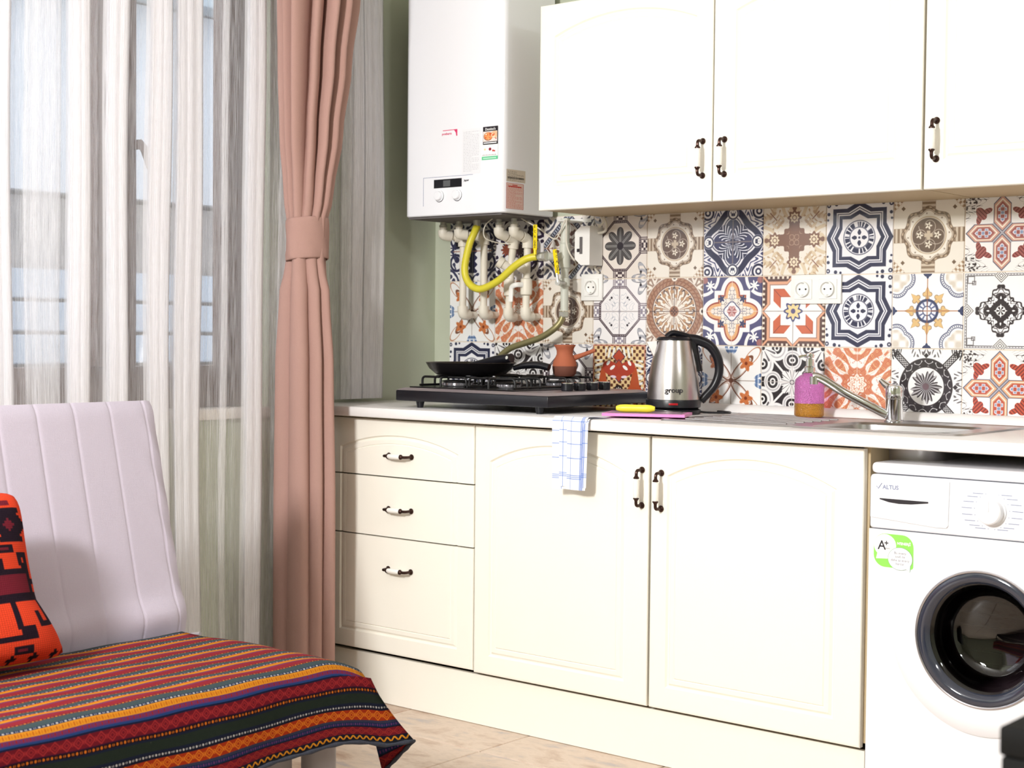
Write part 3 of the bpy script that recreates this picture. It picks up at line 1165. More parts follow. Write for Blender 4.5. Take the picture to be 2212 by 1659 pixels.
# painted strip beside the tiles belongs to the wall: a thin skim of the green paint
MB().box((0.0, -0.004, 0.0), (X0 - 0.001, 0.0, 2.7)).build('paint_skim', M['green'], wall)
MB().box((X0, -0.004, 0.75), (2.6, 0.0, ZL + T)).build('grout_bed', M['grout'], wall)
for rrow in range(3):
    for c_ in range(11):
        xa, za = X0 + c_ * T, ZL - rrow * T
        e = 0.0012
        h0 = za + e
        m_ = MB()
        x1, x2, z1, z2, y1, y2 = xa + e, xa + T - e, za + e, za + T - e, -0.0075, -0.004
        b_ = 0.0008
        vs = [(x1, y2, z1), (x2, y2, z1), (x2, y2, z2), (x1, y2, z2),
              (x1 + b_, y1, z1 + b_), (x2 - b_, y1, z1 + b_), (x2 - b_, y1, z2 - b_), (x1 + b_, y1, z2 - b_)]
        fs = [(4, 5, 6, 7), (0, 1, 5, 4), (1, 2, 6, 5), (2, 3, 7, 6), (3, 0, 4, 7)]
        def uvp(i):
            p = vs[i]
            return ((p[0] - xa) / T, (p[2] - za) / T)
        m_.add(vs, fs, 0, [[uvp(i) for i in f] for f in fs])
        m_.build('tile', TM[LAY[rrow][c_]], wall, smooth=False, recalc=False)

# left wall with the window opening (y -3.3 .. -0.74, z 0.87 .. 2.38)
mb = MB()
mb.box((-0.2, -5.2, 0), (0, 0.12, 0.855))
mb.box((-0.2, -5.2, 2.38), (0, 0.12, 2.7))
mb.box((-0.2, -0.74, 0.855), (0, 0.12, 2.38))
mb.box((-0.2, -5.2, 0.855), (0, -3.3, 2.38))
structure(mb.build('wall_left', M['green']))
structure(MB().box((-0.2, -5.3, 2.7), (5.12, 0.12, 2.8)).build('ceiling', M['white_paint']))
structure(MB().box((5.0, -5.3, 0), (5.12, 0.12, 2.7)).build('wall_right', M['green']))
structure(MB().box((-0.2, -5.3, 0), (5.0, -5.2, 2.7)).build('wall_front', M['green']))

# window
win = structure(thing('window_1', (-0.1, -2.0, 0.87), '', ''))
for k in ('label', 'category'):
    del win[k]
fr = MB()
fr.box((-0.14, -0.845, 0.89), (-0.06, -0.742, 2.375), bev=0.004)
fr.box((-0.14, -3.295, 0.89), (-0.06, -3.19, 2.375), bev=0.004)
fr.box((-0.139, -3.19, 0.89), (-0.061, -0.845, 1.012), bev=0.004)
fr.box((-0.139, -3.19, 2.28), (-0.061, -0.845, 2.375), bev=0.004)
fr.build('window_frame', M['frame_brown'], win)
for y in (-1.255, -2.22):
    MB().box((-0.135, y - 0.066, 1.012), (-0.045, y + 0.066, 2.28), bev=0.006).box((-0.045, y - 0.01, 1.012), (-0.035, y + 0.03, 2.28), bev=0.004).build('window_stile', M['frame_brown'], win)
for a, b in ((-1.189, -0.845), (-2.154, -1.321), (-3.19, -2.286)):
    MB().box((-0.102, a, 1.012), (-0.096, b, 2.28)).build('pane', M['glass'], win, smooth=False)
MB().box((-0.19, -3.29, 0.8555), (0.018, -0.745, 0.888), bev=0.006).build('window_sill', M['sill'], win)
mb = MB().lathe([(0.014, 0), (0.014, 0.02)], (-0.036, -1.205, 1.63), (1, 0, 0), 16)
mb.tube([(-.018, -1.205, 1.640), (-.008, -1.190, 1.615), (-.006, -1.165, 1.555), (-.006, -1.138, 1.497)], [.010, .012, .012, .011], 8, flat=.6)
mb.build('window_handle', M['frame_brown'], win)

# house across the yard
hs = thing('neighbouring_house', (-2.4, 0.0, -0.5), 'white rendered house wall with pale boards seen through the window', 'building')
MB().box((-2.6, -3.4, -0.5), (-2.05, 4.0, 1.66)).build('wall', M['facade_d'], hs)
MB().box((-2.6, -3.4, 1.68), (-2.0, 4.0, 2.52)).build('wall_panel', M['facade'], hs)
MB().box((-2.6, -3.4, 2.53), (-1.85, 4.0, 2.62), bev=0.01).build('gutter', M['gutter'], hs)
MB().box((-2.6, -3.4, 2.62), (-1.95, 4.0, 3.4)).build('roof', M['siding'], hs)
for k in range(8):
    z = 1.36 - k * 0.135
    MB().box((-2.04, -3.4, z - 0.12), (-2.0, 4.0, z), bev=0.006, seg=1).build('board', M['siding'], hs)
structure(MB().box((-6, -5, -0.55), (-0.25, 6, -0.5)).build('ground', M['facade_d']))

# ================================================================== base cabinets
def panel_rings(x0, x1, z0, z1, ox0, ox1, oz0, spring, apex, corner=0.0):
    """rings (x,z,depth) from the edge of a door to the raised field: arch-topped routed groove"""
    n_s, n_a, n_b, n_c = 10, 24, 10, 4
    cx = (ox0 + ox1) / 2
    def ring_rect(i, d):
        a, b, c, e = x0 + i, x1 - i, z0 + i, z1 - i
        P = []
        P += [(a + (b - a) * k / n_b, c) for k in range(n_b)]
        P += [(b, c + (e - c) * k / n_s) for k in range(n_s)]
        P += [(b + (a - b) * k / n_a, e) for k in range(n_a)]
        P += [(a, e + (c - e) * k / n_s) for k in range(n_s)]
        return [(p[0], p[1], d) for p in P]
    hw0 = (ox1 - ox0) / 2
    rise = apex - spring
    R = (hw0 ** 2 + rise ** 2) / (2 * rise)
    cz = apex - R
    def ring_arch(off, d):
        a, b, c = ox0 + off, ox1 - off, oz0 + off
        hw = hw0 - off
        Rr = R - off
        sp = cz + math.sqrt(Rr ** 2 - hw ** 2)
        P = [(a + (b - a) * k / n_b, c) for k in range(n_b)]
        P += [(b, c + (sp - c) * k / n_s) for k in range(n_s)]
        t0 = math.asin(hw / Rr)
        for k in range(n_a):
            t = t0 - 2 * t0 * k / n_a
            P.append((cx + Rr * math.sin(t), cz + Rr * math.cos(t)))
        P += [(a, sp + (c - sp) * k / n_s) for k in range(n_s)]
        return [(p[0], p[1], d) for p in P]
    return [ring_rect(0, 0.004), ring_rect(0.0015, 0.0012), ring_rect(0.005, 0.0), ring_rect(0.0095, 0.0),
            ring_arch(-0.004, 0.0), ring_arch(0.0, 0.0065), ring_arch(0.003, 0.0065), ring_arch(0.009, 0.001),
            ring_arch(0.020, 0.001), ring_arch(0.022, 0.003), ring_arch(0.025, 0.0)]


def door_mesh(rings, yf, th, z_lo=None, z_hi=None):
    bm = bmesh.new()
    V_ = [[bm.verts.new((p[0], yf + p[2], p[1])) for p in r] for r in rings]
    n = len(V_[0])
    for a, b in zip(V_[:-1], V_[1:]):
        for k in range(n):
            k2 = (k + 1) % n
            bm.faces.new((a[k], a[k2], b[k2], b[k]))
    bm.faces.new(V_[-1])
    for z, outer in ((z_lo, False), (z_hi, True)):
        if z is not None:
            bmesh.ops.bisect_plane(bm, geom=list(bm.verts) + list(bm.edges) + list(bm.faces), plane_co=(0, 0, z), plane_no=(0, 0, 1),
                                   clear_outer=outer, clear_inner=not outer)
    ed = [e for e in bm.edges if len(e.link_faces) == 1]
    ret = bmesh.ops.extrude_edge_only(bm, edges=ed)
    nv = [x for x in ret['geom'] if isinstance(x, bmesh.types.BMVert)]
    for v in nv:
        v.co.y = yf + th
    ed = [x for x in ret['geom'] if isinstance(x, bmesh.types.BMEdge) and all(abs(v.co.y - yf - th) < 1e-6 for v in x.verts)]
    try:
        bmesh.ops.contextual_create(bm, geom=ed)
    except Exception:
        pass
    bmesh.ops.recalc_face_normals(bm, faces=bm.faces)
    bm.verts.index_update()
    m_ = MB()
    m_.add([v.co.copy() for v in bm.verts], [[v.index for v in f.verts] for f in bm.faces])
    bm.free()
    return m_


def handle_mb(c, yf, horiz=False):
    """bow handle: bronze elbows and a white porcelain grip; c=(x,z) centre"""
    x, z = c
    m_ = MB()
    def P(a, out):
        return Vector((x + a, yf - out, z)) if horiz else Vector((x, yf - out, z + a))
    for s in (1, -1):
        ax = Vector((0, -1, 0))
        m_.lathe([(.0075, 0), (.0085, .001), (.0085, .003), (.005, .007)], P(s * .046, 0), ax, 16)
        m_.tube(fillet([P(s * .046, .004), P(s * .046, .027), P(s * .026, .027)], .012, 6), .0042, 10)
        d = (P(-s, 0) - P(0, 0)).normalized()
        m_.lathe([(.0042, 0), (.0055, .003), (.0078, .0055), (.0078, .008), (.005, .0085)], P(s * .033, .027), d, 16)
    d = (P(1, 0) - P(0, 0)).normalized()
    m_.lathe([(.005, -.026), (.0068, -.022), (.0076, -.010), (.0078, 0), (.0076, .010), (.0068, .022), (.005, .026)], P(0, .027), d, 18, mi=1)
    return m_


YD = -0.57
HM = [M['bronze'], M['porcelain']]
# drawer unit
dc = thing('drawer_cabinet', (0.376, -0.3, 0.0), 'cream base cabinet with three stacked drawers beside the pink curtain', 'cabinet')
def carcass(x0, x1, z0, z1, y0, y1, par, top=True):
    m_ = MB()
    t = 0.016
    m_.box((x0, y0, z0), (x0 + t, y1, z1)).box((x1 - t, y0, z0), (x1, y1, z1)).box((x0 + t, y0, z0), (x1 - t, y1, z0 + t))
    m_.box((x0 + t, y1 - 0.006, z0 + t), (x1 - t, y1, z1))
    if top:
        m_.box((x0 + t, y0, z1 - t), (x1 - t, y1 - 0.006, z1))
    return m_.build('body', M['cream_in'], par, smooth=False)
carcass(0.078, 0.674, 0.162, 0.860, -0.55, -0.01, dc)
dr = panel_rings(0.077, 0.675, 0.157, 0.855, 0.138, 0.612, 0.212, 0.765, 0.806)
for zl, zh, hz in ((0.6875, None, 0.750), (0.5075, 0.6835, 0.591), (None, 0.5035, 0.412)):
    d_ = door_mesh(dr, YD, 0.018, zl, zh).build('drawer', M['cream'], dc, angle=25)
    h_ = handle_mb((0.388, hz), YD, True).build('handle', HM, d_)
# sink cabinet
sk = thing('sink_cabinet', (1.28, -0.3, 0.0), 'cream two-door base cabinet with arched panels under the sink', 'cabinet')
carcass(0.677, 1.886, 0.162, 0.860, -0.55, -0.01, sk, top=False)
d1 = door_mesh(panel_rings(0.679, 1.274, 0.153, 0.855, 0.738, 1.198, 0.210, 0.754, 0.808), YD, 0.018).build('door', M['cream'], sk, angle=25)
handle_mb((1.254, 0.720), YD).build('handle', HM, d1)
d2 = door_mesh(panel_rings(1.281, 1.879, 0.153, 0.855, 1.336, 1.806, 0.214, 0.754, 0.808), YD, 0.018).build('door', M['cream'], sk, angle=25)
handle_mb((1.314, 0.716), YD).build('handle', HM, d2)
# plinth
tag(MB().box((0.02, -0.552, 0.001), (1.884, -0.536, 0.1435), bev=0.001, seg=1).build('plinth', M['cream']),
    'long cream kick board on the floor under the base cabinets', 'plinth')

# upper cabinets
uc = thing('wall_cabinet', (1.3, -0.16, 1.476), 'cream two-door wall cabinet with arched panels, right of the boiler', 'cabinet', 'cream wall cabinets')
carcass(0.702, 1.894, 1.476, 2.066, -0.302, -0.0085, uc)
u1 = door_mesh(panel_rings(0.700, 1.293, 1.474, 2.068, 0.758, 1.238, 1.548, 1.972, 2.018), -0.322, 0.018).build('door', M['cream'], uc, angle=25)
handle_mb((1.266, 1.590), -0.322).build('handle', HM, u1)
u2 = door_mesh(panel_rings(1.297, 1.892, 1.474, 2.068, 1.368, 1.826, 1.548, 1.972, 2.018), -0.322, 0.018).build('door', M['cream'], uc, angle=25)
handle_mb((1.334, 1.590), -0.322).build('handle', HM, u2)
uc2 = thing('wall_cabinet', (2.2, -0.16, 1.476), 'cream wall cabinet at the right edge, its handle on the left', 'cabinet', 'cream wall cabinets')
carcass(1.898, 2.494, 1.476, 2.066, -0.302, -0.0085, uc2)
u3 = door_mesh(panel_rings(1.898, 2.494, 1.474, 2.068, 1.952, 2.440, 1.548, 1.972, 2.018), -0.322, 0.018).build('door', M['cream'], uc2, angle=25)
handle_mb((1.930, 1.592), -0.322).build('handle', HM, u3)

# ================================================================== worktop, upstand, sink
WT, WB = 0.892, 0.862
wk = MB()
SX0, SX1, SY0, SY1 = 1.66, 2.02, -0.47, -0.17     # bowl cut-out
wk.box((0.002, -0.61, WB), (SX0, -0.0085, WT), bev=0.006)
wk.box((SX1, -0.61, WB), (2.75, -0.0085, WT), bev=0.006)
wk.box((SX0 - 0.008, -0.61, WB), (SX1 + 0.008, SY0, WT), bev=0.006)
wk.box((SX0 - 0.008, SY1, WB), (SX1 + 0.008, -0.0085, WT), bev=0.006)
tag(wk.build('worktop', M['worktop']), 'long white laminate worktop over the base cabinets', 'worktop')
pr = []
for k in range(9):
    t = k / 8 * PI / 2
    pr.append((-0.0085 - 0.022 * math.cos(t) * 1.0, WT + 0.001 + 0.024 * math.sin(t)))
pr += [(-0.0085, WT + 0.025), (-0.0085, WT + 0.001)]
tag(MB().prism(pr, 0.92, 2.75, plane='yz').build('upstand', M['worktop'], angle=50), 'white rounded upstand strip along the back of the worktop', 'strip')

sn = thing('sink', (1.67, -0.29, WT), 'stainless steel inset sink with drainer under the mixer tap', 'sink')
m_ = MB()
FX0, FX1, FY0, FY1, FZ = 1.255, 2.085, -0.505, -0.060, WT + 0.0042
bx0, bx1, by0, by1 = 1.67, 2.01, -0.46, -0.18
def rr_(x0, x1, y0, y1, r, z, n=6):
    P = []
    for (cx, cy, a0) in ((x1 - r, y0 + r, -PI / 2), (x1 - r, y1 - r, 0), (x0 + r, y1 - r, PI / 2), (x0 + r, y0 + r, PI)):
        for k in range(n):
            t = a0 + PI / 2 * k / (n - 1)
            P.append((cx + r * math.cos(t), cy + r * math.sin(t), z))
    return P
rings = [rr_(FX0, FX1, FY0, FY1, .02, WT + 0.0004), rr_(FX0 + .002, FX1 - .002, FY0 + .002, FY1 - .002, .02, FZ),
         rr_(FX0 + .008, FX1 - .008, FY0 + .008, FY1 - .008, .016, FZ), rr_(FX0 + .012, FX1 - .012, FY0 + .012, FY1 - .012, .016, FZ - .002),
         rr_(bx0 - .006, bx1 + .006, by0 - .006, by1 + .006, .055, FZ - .002), rr_(bx0, bx1, by0, by1, .05, FZ - .008),
         rr_(bx0 + .012, bx1 - .012, by0 + .012, by1 - .012, .05, WT - .13), rr_(bx0 + .05, bx1 - .05, by0 + .05, by1 - .05, .03, WT - .15)]
for a, b in zip(rings[:-1], rings[1:]):
    n = len(a)
    m_.add(a + b, [(k, (k + 1) % n, n + (k + 1) % n, n + k) for k in range(n)])
m_.add(rings[-1], [tuple(range(len(rings[-1])))])
m_.build('basin', M['sink'], sn, angle=40)
m_ = MB()
for k in range(7):
    y = -0.44 + k * 0.045
    m_.tube([(1.30, y, FZ - .0016), (1.60, y, FZ - .0016)], .0035, 8, flat=1.0)
m_.build('drainer_ridges', M['sink'], sn)
MB().lathe([(.03, 0), (.03, .002), (.012, .002), (.010, -.002)], (1.84, -.32, WT - .149), n=24).build('drain', M['chrome'], sn)

tp = thing('mixer_tap', (1.738, -0.125, FZ - .0015), 'chrome mixer tap with a long slanting spout on the sink', 'tap')
c0 = (1.738, -0.125, FZ - .0015)
MB().lathe([(.026, 0), (.026, .004), (.0225, .006), (.0225, .058), (.0235, .060)], c0, n=32).build('body', M['chrome'], tp)
MB().lathe([(.0225, .0605), (.0235, .063), (.0235, .088), (.021, .094), (.012, .097), (.001, .098)], c0, n=32).tube(
    [(1.738, -.125, .975), (1.712, -.128, .992), (1.70, -.13, 1.003)], [.013, .009, .006], 12, flat=1.2).build('lever', M['chrome'], tp)
sp = smooth_path([(1.725, -.135, .912), (1.69, -.165, .935), (1.635, -.205, .970), (1.592, -.228, 1.000), (1.572, -.238, 1.010), (1.565, -.241, 1.009)], 6)
MB().tube(sp, [.0115] * (len(sp) - 8) + [.011] * 8, 14, flat=.75).lathe([(.011, 0), (.0115, .020)], (1.566, -.240, .990), n=16).build('spout', M['chrome'], tp)

# ================================================================== soap bottle
sb = thing('soap_dispenser', (1.476, -.1, WT), 'pink dimpled glass soap dispenser half full of amber soap on the sink', 'dispenser')
cz = FZ
cs = (1.476, -.100, cz + .0005)
MB().lathe([(.036, 0), (.040, .004), (.040, .036)], cs, n=36).build('liquid', M['amber'], sb)
MB().lathe([(.040, .0365), (.040, .092), (.037, .102), (.028, .110), (.018, .115), (.017, .118)], cs, n=36).build('bottle', M['pinkglass'], sb)
MB().lathe([(.0175, .1185), (.0145, .121), (.0145, .134), (.0105, .137), (.0105, .156), (.006, .158), (.006, .160)], cs, n=24).build('collar', M['chrome'], sb)
z_ = cs[2] + .160
MB().lathe([(.0105, 0), (.0115, .003), (.0105, .011), (.004, .013)], (cs[0], cs[1], z_), n=20).tube(
    [(cs[0], cs[1], z_ + .005), (cs[0] - .012, cs[1] - .014, z_ + .005), (cs[0] - .021, cs[1] - .024, z_ + .001)], .0035, 10).build('pump_head', M['chrome'], sb)

# ================================================================== washing machine
wm = thing('washing_machine', (2.195, -.3, 0.0), 'white front-loading washing machine under the worktop', 'washing machine')
WX0, WX1, WY = 1.895, 2.492, -.570
dcx, dcz = 2.174, .451
m_ = MB()
NC = 96
circ, rect = [], []
zb0, zt0 = .012, .672
for k in range(NC):
    t = 2 * PI * k / NC
    c_, s_ = math.cos(t), math.sin(t)
    circ.append((dcx + .150 * c_, WY, dcz + .150 * s_))
    cands = []
    if c_ > 1e-9: cands.append((WX1 - dcx) / c_)
    if c_ < -1e-9: cands.append((WX0 - dcx) / c_)
    if s_ > 1e-9: cands.append((zt0 - dcz) / s_)
    if s_ < -1e-9: cands.append((zb0 - dcz) / s_)
    q_ = min(cands)
    rect.append((dcx + q_ * c_, WY, dcz + q_ * s_))
inner = [(p[0], WY + .03, p[2]) for p in circ]
bkr = [(p[0], -.03, p[2]) for p in rect]
for a, b in ((bkr, rect), (rect, circ), (circ, inner)):
    m_.add(a + b, [(k, (k + 1) % NC, NC + (k + 1) % NC, NC + k) for k in range(NC)])
for (cx_, cz_) in ((WX0, zb0), (WX1, zb0), (WX0, zt0), (WX1, zt0)):
    # square off the corners between the stitched spokes
    k0 = min(range(NC), key=lambda k: (rect[k][0] - cx_) ** 2 + (rect[k][2] - cz_) ** 2)
    for k1 in (k0 - 1, k0):
        a, b = rect[k1 % NC], rect[(k1 + 1) % NC]
        if abs(a[0] - b[0]) > 1e-6 and abs(a[2] - b[2]) > 1e-6:
            m_.add([a, b, (cx_, WY, cz_), (a[0], -.03, a[2]), (b[0], -.03, b[2]), (cx_, -.03, cz_)], [(0, 1, 2), (0, 2, 5, 3), (2, 1, 4, 5)])
m_.add(bkr, [tuple(range(NC))])
m_.build('body', M['white'], wm, smooth=False)
m_ = MB().lathe([(.150, -.035), (.185, -.037), (.185, -.30), (.0, -.30)], (dcx, WY, dcz), (0, -1, 0), 64, cap=False)
for k in range(9):
    z = dcz - .12 + k * .03
    w_ = math.sqrt(max(.0001, .183 ** 2 - (z - dcz) ** 2))
    m_.tube([(dcx - w_, WY + .297, z), (dcx + w_, WY + .297, z)], .0022, 6)
m_.build('drum', M['wmdark'], wm, angle=40)
MB().box((WX0, WY, .6735), (WX1, -.03, .7985), bev=.007, seg=3).build('control_panel', M['white'], wm)
MB().box((WX0, WY + .004, .8005), (WX1, -.03, .826), bev=.010, seg=3).build('top_lid', M['white'], wm)
for x in (WX0 + .05, WX1 - .05):
    MB().lathe([(.02, 0), (.02, .01)], (x, -.5, .0), n=16).build('foot', M['black'], wm)
dw = MB().prism([(1.899, .700), (2.06, .688), (2.084, .689), (2.088, .694), (2.090, .7925), (1.899, .7925)], WY - .0035, WY + .003).build('detergent_drawer', M['white'], wm, smooth=False)
MB().prism([(1.922, .7445), (2.041, .7445), (2.041, .741), (2.00, .7355), (1.97, .7345), (1.945, .7365), (1.922, .742)], WY - .0042, WY - .0036).build('grip', M['ink'], dw, smooth=False)
kc = (2.188, WY, .735)
MB().lathe([(.033, 0), (.033, .004), (.029, .006), (.028, .020), (.025, .023), (.001, .023)], kc, (0, -1, 0), 40).box((2.186, WY - .0245, .735), (2.190, WY - .022, .760), bev=.0005, seg=1).build('dial', M['white'], wm)
m_ = MB()
for k in range(16):
    t = PI * .12 + k * (2 * PI * .94) / 16
    x, z = kc[0] + .040 * math.sin(t), kc[2] + .040 * math.cos(t)
    m_.box((x - .0008, WY - .0006, z - .0008), (x + .0008, WY - .0001, z + .0008))
    if math.sin(t) > .1:
        m_.box((x + .006, WY - .0006, z - .0007), (x + .030, WY - .0001, z + .0007))
    elif math.sin(t) < -.1:
        m_.box((x - .030, WY - .0006, z - .0007), (x - .006, WY - .0001, z + .0007))
m_.build('dial_marks', M['inkgrey'], wm, smooth=False)
m_ = text_mb('ALTUS', .0135, (1.929, WY - .0040, .7665), (1, 0, 0), (0, 0, 1), bold=.0003)
m_.tube([(1.914, WY - .0040, .772), (1.918, WY - .0040, .7665), (1.927, WY - .0040, .7795)], .0009, 6)
m_.build('lettering', M['inkgrey'], wm, smooth=False)
# door
m_ = MB().lathe([(.217, .0005), (.217, .004), (.205, .011), (.180, .016), (.153, .014), (.153, .0)], (dcx, WY, dcz), (0, -1, 0), 96, cap=False)
do = m_.build('door', M['white'], wm, angle=50)
MB().lathe([(.153, .006), (.153, .0175), (.1505, .019), (.148, .0175), (.147, .006)], (dcx, WY, dcz), (0, -1, 0), 96, cap=False).build('silver_ring', M['silver'], do, angle=50)
MB().lathe([(.147, .017), (.140, .021), (.130, .018), (.122, .006)], (dcx, WY, dcz), (0, -1, 0), 96, cap=False).build('glass_rim', M['wmgrey'], do, angle=60)
MB().lathe([(.1465, .004), (.140, -.006), (.136, -.020), (.142, -.034), (.149, -.034)], (dcx, WY, dcz), (0, -1, 0), 96, cap=False).build('gasket', M['wmblack'], do, angle=60)
MB().lathe([(.1225, .0065), (.119, .004), (.112, -.004), (.110, -.020), (.105, -.050), (.094, -.068), (.07, -.076), (.0, -.078)], (dcx, WY, dcz), (0, -1, 0), 96, cap=False).build('glass', M['doorglass'], do, angle=60)
# energy sticker
st = MB()
sx0, sx1, sz0, sz1 = 1.908, 2.006, .582, .663
def rrect(x0, x1, z0, z1, radii, n=8):
    P = []
    cs_ = [(x1, z0, -1, 1, -PI / 2), (x1, z1, -1, -1, 0), (x0, z1, 1, -1, PI / 2), (x0, z0, 1, 1, PI)]
    for (x, z, ax_, az, a0), r in zip(cs_, radii):
        for k in range(n):
            t = a0 + PI / 2 * k / (n - 1)
            P.append((x + ax_ * r + r * math.cos(t), z + az * r + r * math.sin(t)))
    return P
st.prism(rrect(sx0, sx1, sz0 + .004, sz1, (.006, .028, .028, .028)), WY - .0006, WY - .0001, 0)
def ellp(cx, cz, a, b, n=40):
    return [(cx + a * math.cos(2 * PI * k / n), cz + b * math.sin(2 * PI * k / n)) for k in range(n)]
st.prism(ellp(1.936, .636, .0275, .026), WY - .0009, WY - .0007, 1)
st.prism([(1.917, .617), (1.914, .604), (1.945, .606), (1.945, .612)], WY - .00085, WY - .0007, 1)
st.prism(ellp(1.974, .608, .0305, .0265), WY - .0012, WY - .0010, 2)
st.prism([(1.985, .588), (1.999, .5785), (2.0, .598)], WY - .00115, WY - .0010, 2)
st.prism(ellp(1.974, .608, .0295, .0255), WY - .0015, WY - .0013, 1)
st.prism([(1.986, .588), (1.998, .580), (1.999, .598)], WY - .00145, WY - .0013, 1)
text_mb('A', .030, (1.918, WY - .0011, .626), (1, 0, 0), (0, 0, 1), st, 3, bold=.0003)
text_mb('+', .019, (1.934, WY - .0011, .635), (1, 0, 0), (0, 0, 1), st, 3, bold=.0004)
text_mb('enerji', .0055, (1.936, WY - .0011, .628), (1, 0, 0), (0, 0, 1), st, 3)
for k, s in enumerate(('Bu enerji', 'sınıfı ile', 'daha az enerji', 'harcar')):
    text_mb(s, .0082, (1.974, WY - .0017, .6185 - k * .0082), (1, 0, 0), (0, 0, 1), st, 4, align='CENTER')
text_mb("N'ENERJİ", .0082, (1.966, WY - .0009, .6405), (1, 0, 0), (0, 0, 1), st, 1, bold=.0003)
st.build('energy_sticker', [M['stickgreen'], M['inkwhite'], M['stickline'], M['ink'], M['ink2']], wm, smooth=False)

# black cabinet in the foreground corner
bk = thing('side_table', (3.25, -2.05, 0), 'black side table corner in the bottom right foreground, out of focus', 'table')
MB().box((2.926, -2.345, .70), (3.55, -1.80, .73), bev=.004).build('top', M['blackwood'], bk)
MB().box((2.928, -2.343, .06), (3.548, -1.802, .699), bev=.003).build('body', M['blackwood'], bk)
for x in (2.965, 3.51):
    for y in (-2.30, -1.84):
        MB().box((x - .02, y - .02, 0), (x + .02, y + .02, .0595), bev=.002).build('foot', M['black'], bk)

# ================================================================== hob
hb = thing('gas_hob', (.62, -.29, WT), 'black four-burner tabletop gas hob standing on the worktop', 'hob')
HX0, HX1, HY0, HY1 = .335, .914, -.538, -.055
MB().box((HX0, HY0, .912), (HX1, HY1, .9435), bev=.004).build('body', M['black'], hb)
m_ = MB()
pts = [(HX0 + .001, HY0 + .001, .9437), (HX1 - .001, HY0 + .001, .9437), (HX1 - .001, HY1 - .001, .9437), (HX0 + .001, HY1 - .001, .9437)]
ins_ = .018
pt2 = [(HX0 + ins_, HY0 + ins_, .951), (HX1 - ins_, HY0 + ins_, .951), (HX1 - ins_, HY1 - ins_, .951), (HX0 + ins_, HY1 - ins_, .951)]
m_.add(pts + pt2, [(0, 1, 5, 4), (1, 2, 6, 5), (2, 3, 7, 6), (3, 0, 4, 7), (4, 5, 6, 7), (3, 2, 1, 0)])
m_.build('top_plate', M['brownmetal'], hb, smooth=False)
MB().box((.362, -.508, .9512), (.765, -.080, .9545), bev=.0015, seg=1).build('burner_tray', M['black_m'], hb)
for x, y in ((HX0 + .07, -.505), (HX1 - .055, -.505), (HX0 + .07, -.09), (HX1 - .055, -.09)):
    MB().lathe([(.009, 0), (.013, .0195)], (x, y, WT + .0003), n=16).build('foot', M['black'], hb)
for k, y in enumerate((-.345, -.285, -.225, -.165)):
    MB().lathe([(.016, 0), (.0175, .002), (.0175, .021)], (.832, y, .9513), n=28).lathe([(.0182, .0), (.0182, .002), (.016, .003), (.001, .003)], (.832, y, .9723), n=28, mi=1).build('knob', [M['black'], M['chrome']], hb)
for x, y, r in ((.465, -.405, .046), (.665, -.405, .034), (.465, -.185, .036), (.665, -.185, .028)):
    b_ = MB().lathe([(r * .9, 0), (r, .004), (r * 1.02, .011), (r * .9, .013)], (x, y, .9548), n=32)
    for k in range(20):
        t = 2 * PI * k / 20
        b_.box((x + r * math.cos(t) - .0015, y + r * math.sin(t) - .0015, .9600), (x + r * math.cos(t) + .0015, y + r * math.sin(t) + .0015, .9668))
    bo = b_.build('burner', M['silver'], hb)
    MB().lathe([(r * .92, 0), (r * 1.05, .001), (r * 1.05, .004), (r * .8, .006), (.001, .006)], (x, y, .9682), n=32).build('cap', M['black_m'], bo)
for gx0, gx1 in ((.385, .560), (.572, .745)):
    m_ = MB()
    zt, zb, rr = .984, .9549, .0035
    for y in (-.475, -.420, -.360, -.235, -.170, -.110):
        m_.tube(fillet([(gx0, y, zb), (gx0, y, zt), ((gx0 + gx1) / 2 - .018, y, zt)], .014, 5), rr, 8)
        m_.tube(fillet([(gx1, y, zb), (gx1, y, zt), ((gx0 + gx1) / 2 + .018, y, zt)], .014, 5), rr, 8)
    for x in (gx0, gx1):
        m_.tube([(x, -.485, zb + .004), (x, -.10, zb + .004)], rr, 8)
    for y in (-.490, -.295):
        m_.tube(fillet([((gx0 + gx1) / 2, y, zb), ((gx0 + gx1) / 2, y, zt), ((gx0 + gx1) / 2, y + (.05 if y < -.4 else -.05), zt)], .012, 5), rr, 8)
    m_.build('pan_grate', M['iron'], hb)

# pans
pn = thing('frying_pan', (.462, -.345, .988), 'large black frying pan with a long dark handle on the hob', 'pan')
pc = (.462, -.345, .9880)
MB().lathe([(.0, .0), (.098, .0), (.104, .002), (.125, .020), (.135, .037), (.1355, .0375), (.1325, .037), (.122, .021), (.101, .0045), (.0, .003)], pc, n=64, cap=False).build('body', [M['black_m']], pn, angle=50)
MB().lathe([(.1008, .0050), (.0, .0036)], pc, n=64, cap=False).lathe([(.1225, .0225), (.1332, .0372), (.1336, .0378), (.1345, .0382), (.1352, .0378)], pc, n=64, cap=False).build('inner_coating', M['teflon'], pn, angle=60)
hd = smooth_path([(.582, -.287, 1.010), (.610, -.270, 1.019), (.648, -.252, 1.021), (.682, -.240, 1.014)], 6)
MB().tube(hd, [.007 + .004 * min(1, k / 8) for k in range(len(hd))], 12, flat=1.35, up=(0, 0, 1)).build('handle', M['black'], pn)
pn2 = thing('small_pan', (.385, -.350, .9925), 'small dark pan nested in the frying pan, thick handle rising right', 'pan')
pc2 = (.392, -.350, .9922)
MB().lathe([(.0, .0), (.040, .0), (.052, .022), (.0545, .026), (.051, .022), (.038, .003), (.0, .003)], pc2, n=48, cap=False).build('body', M['teflon'], pn2)
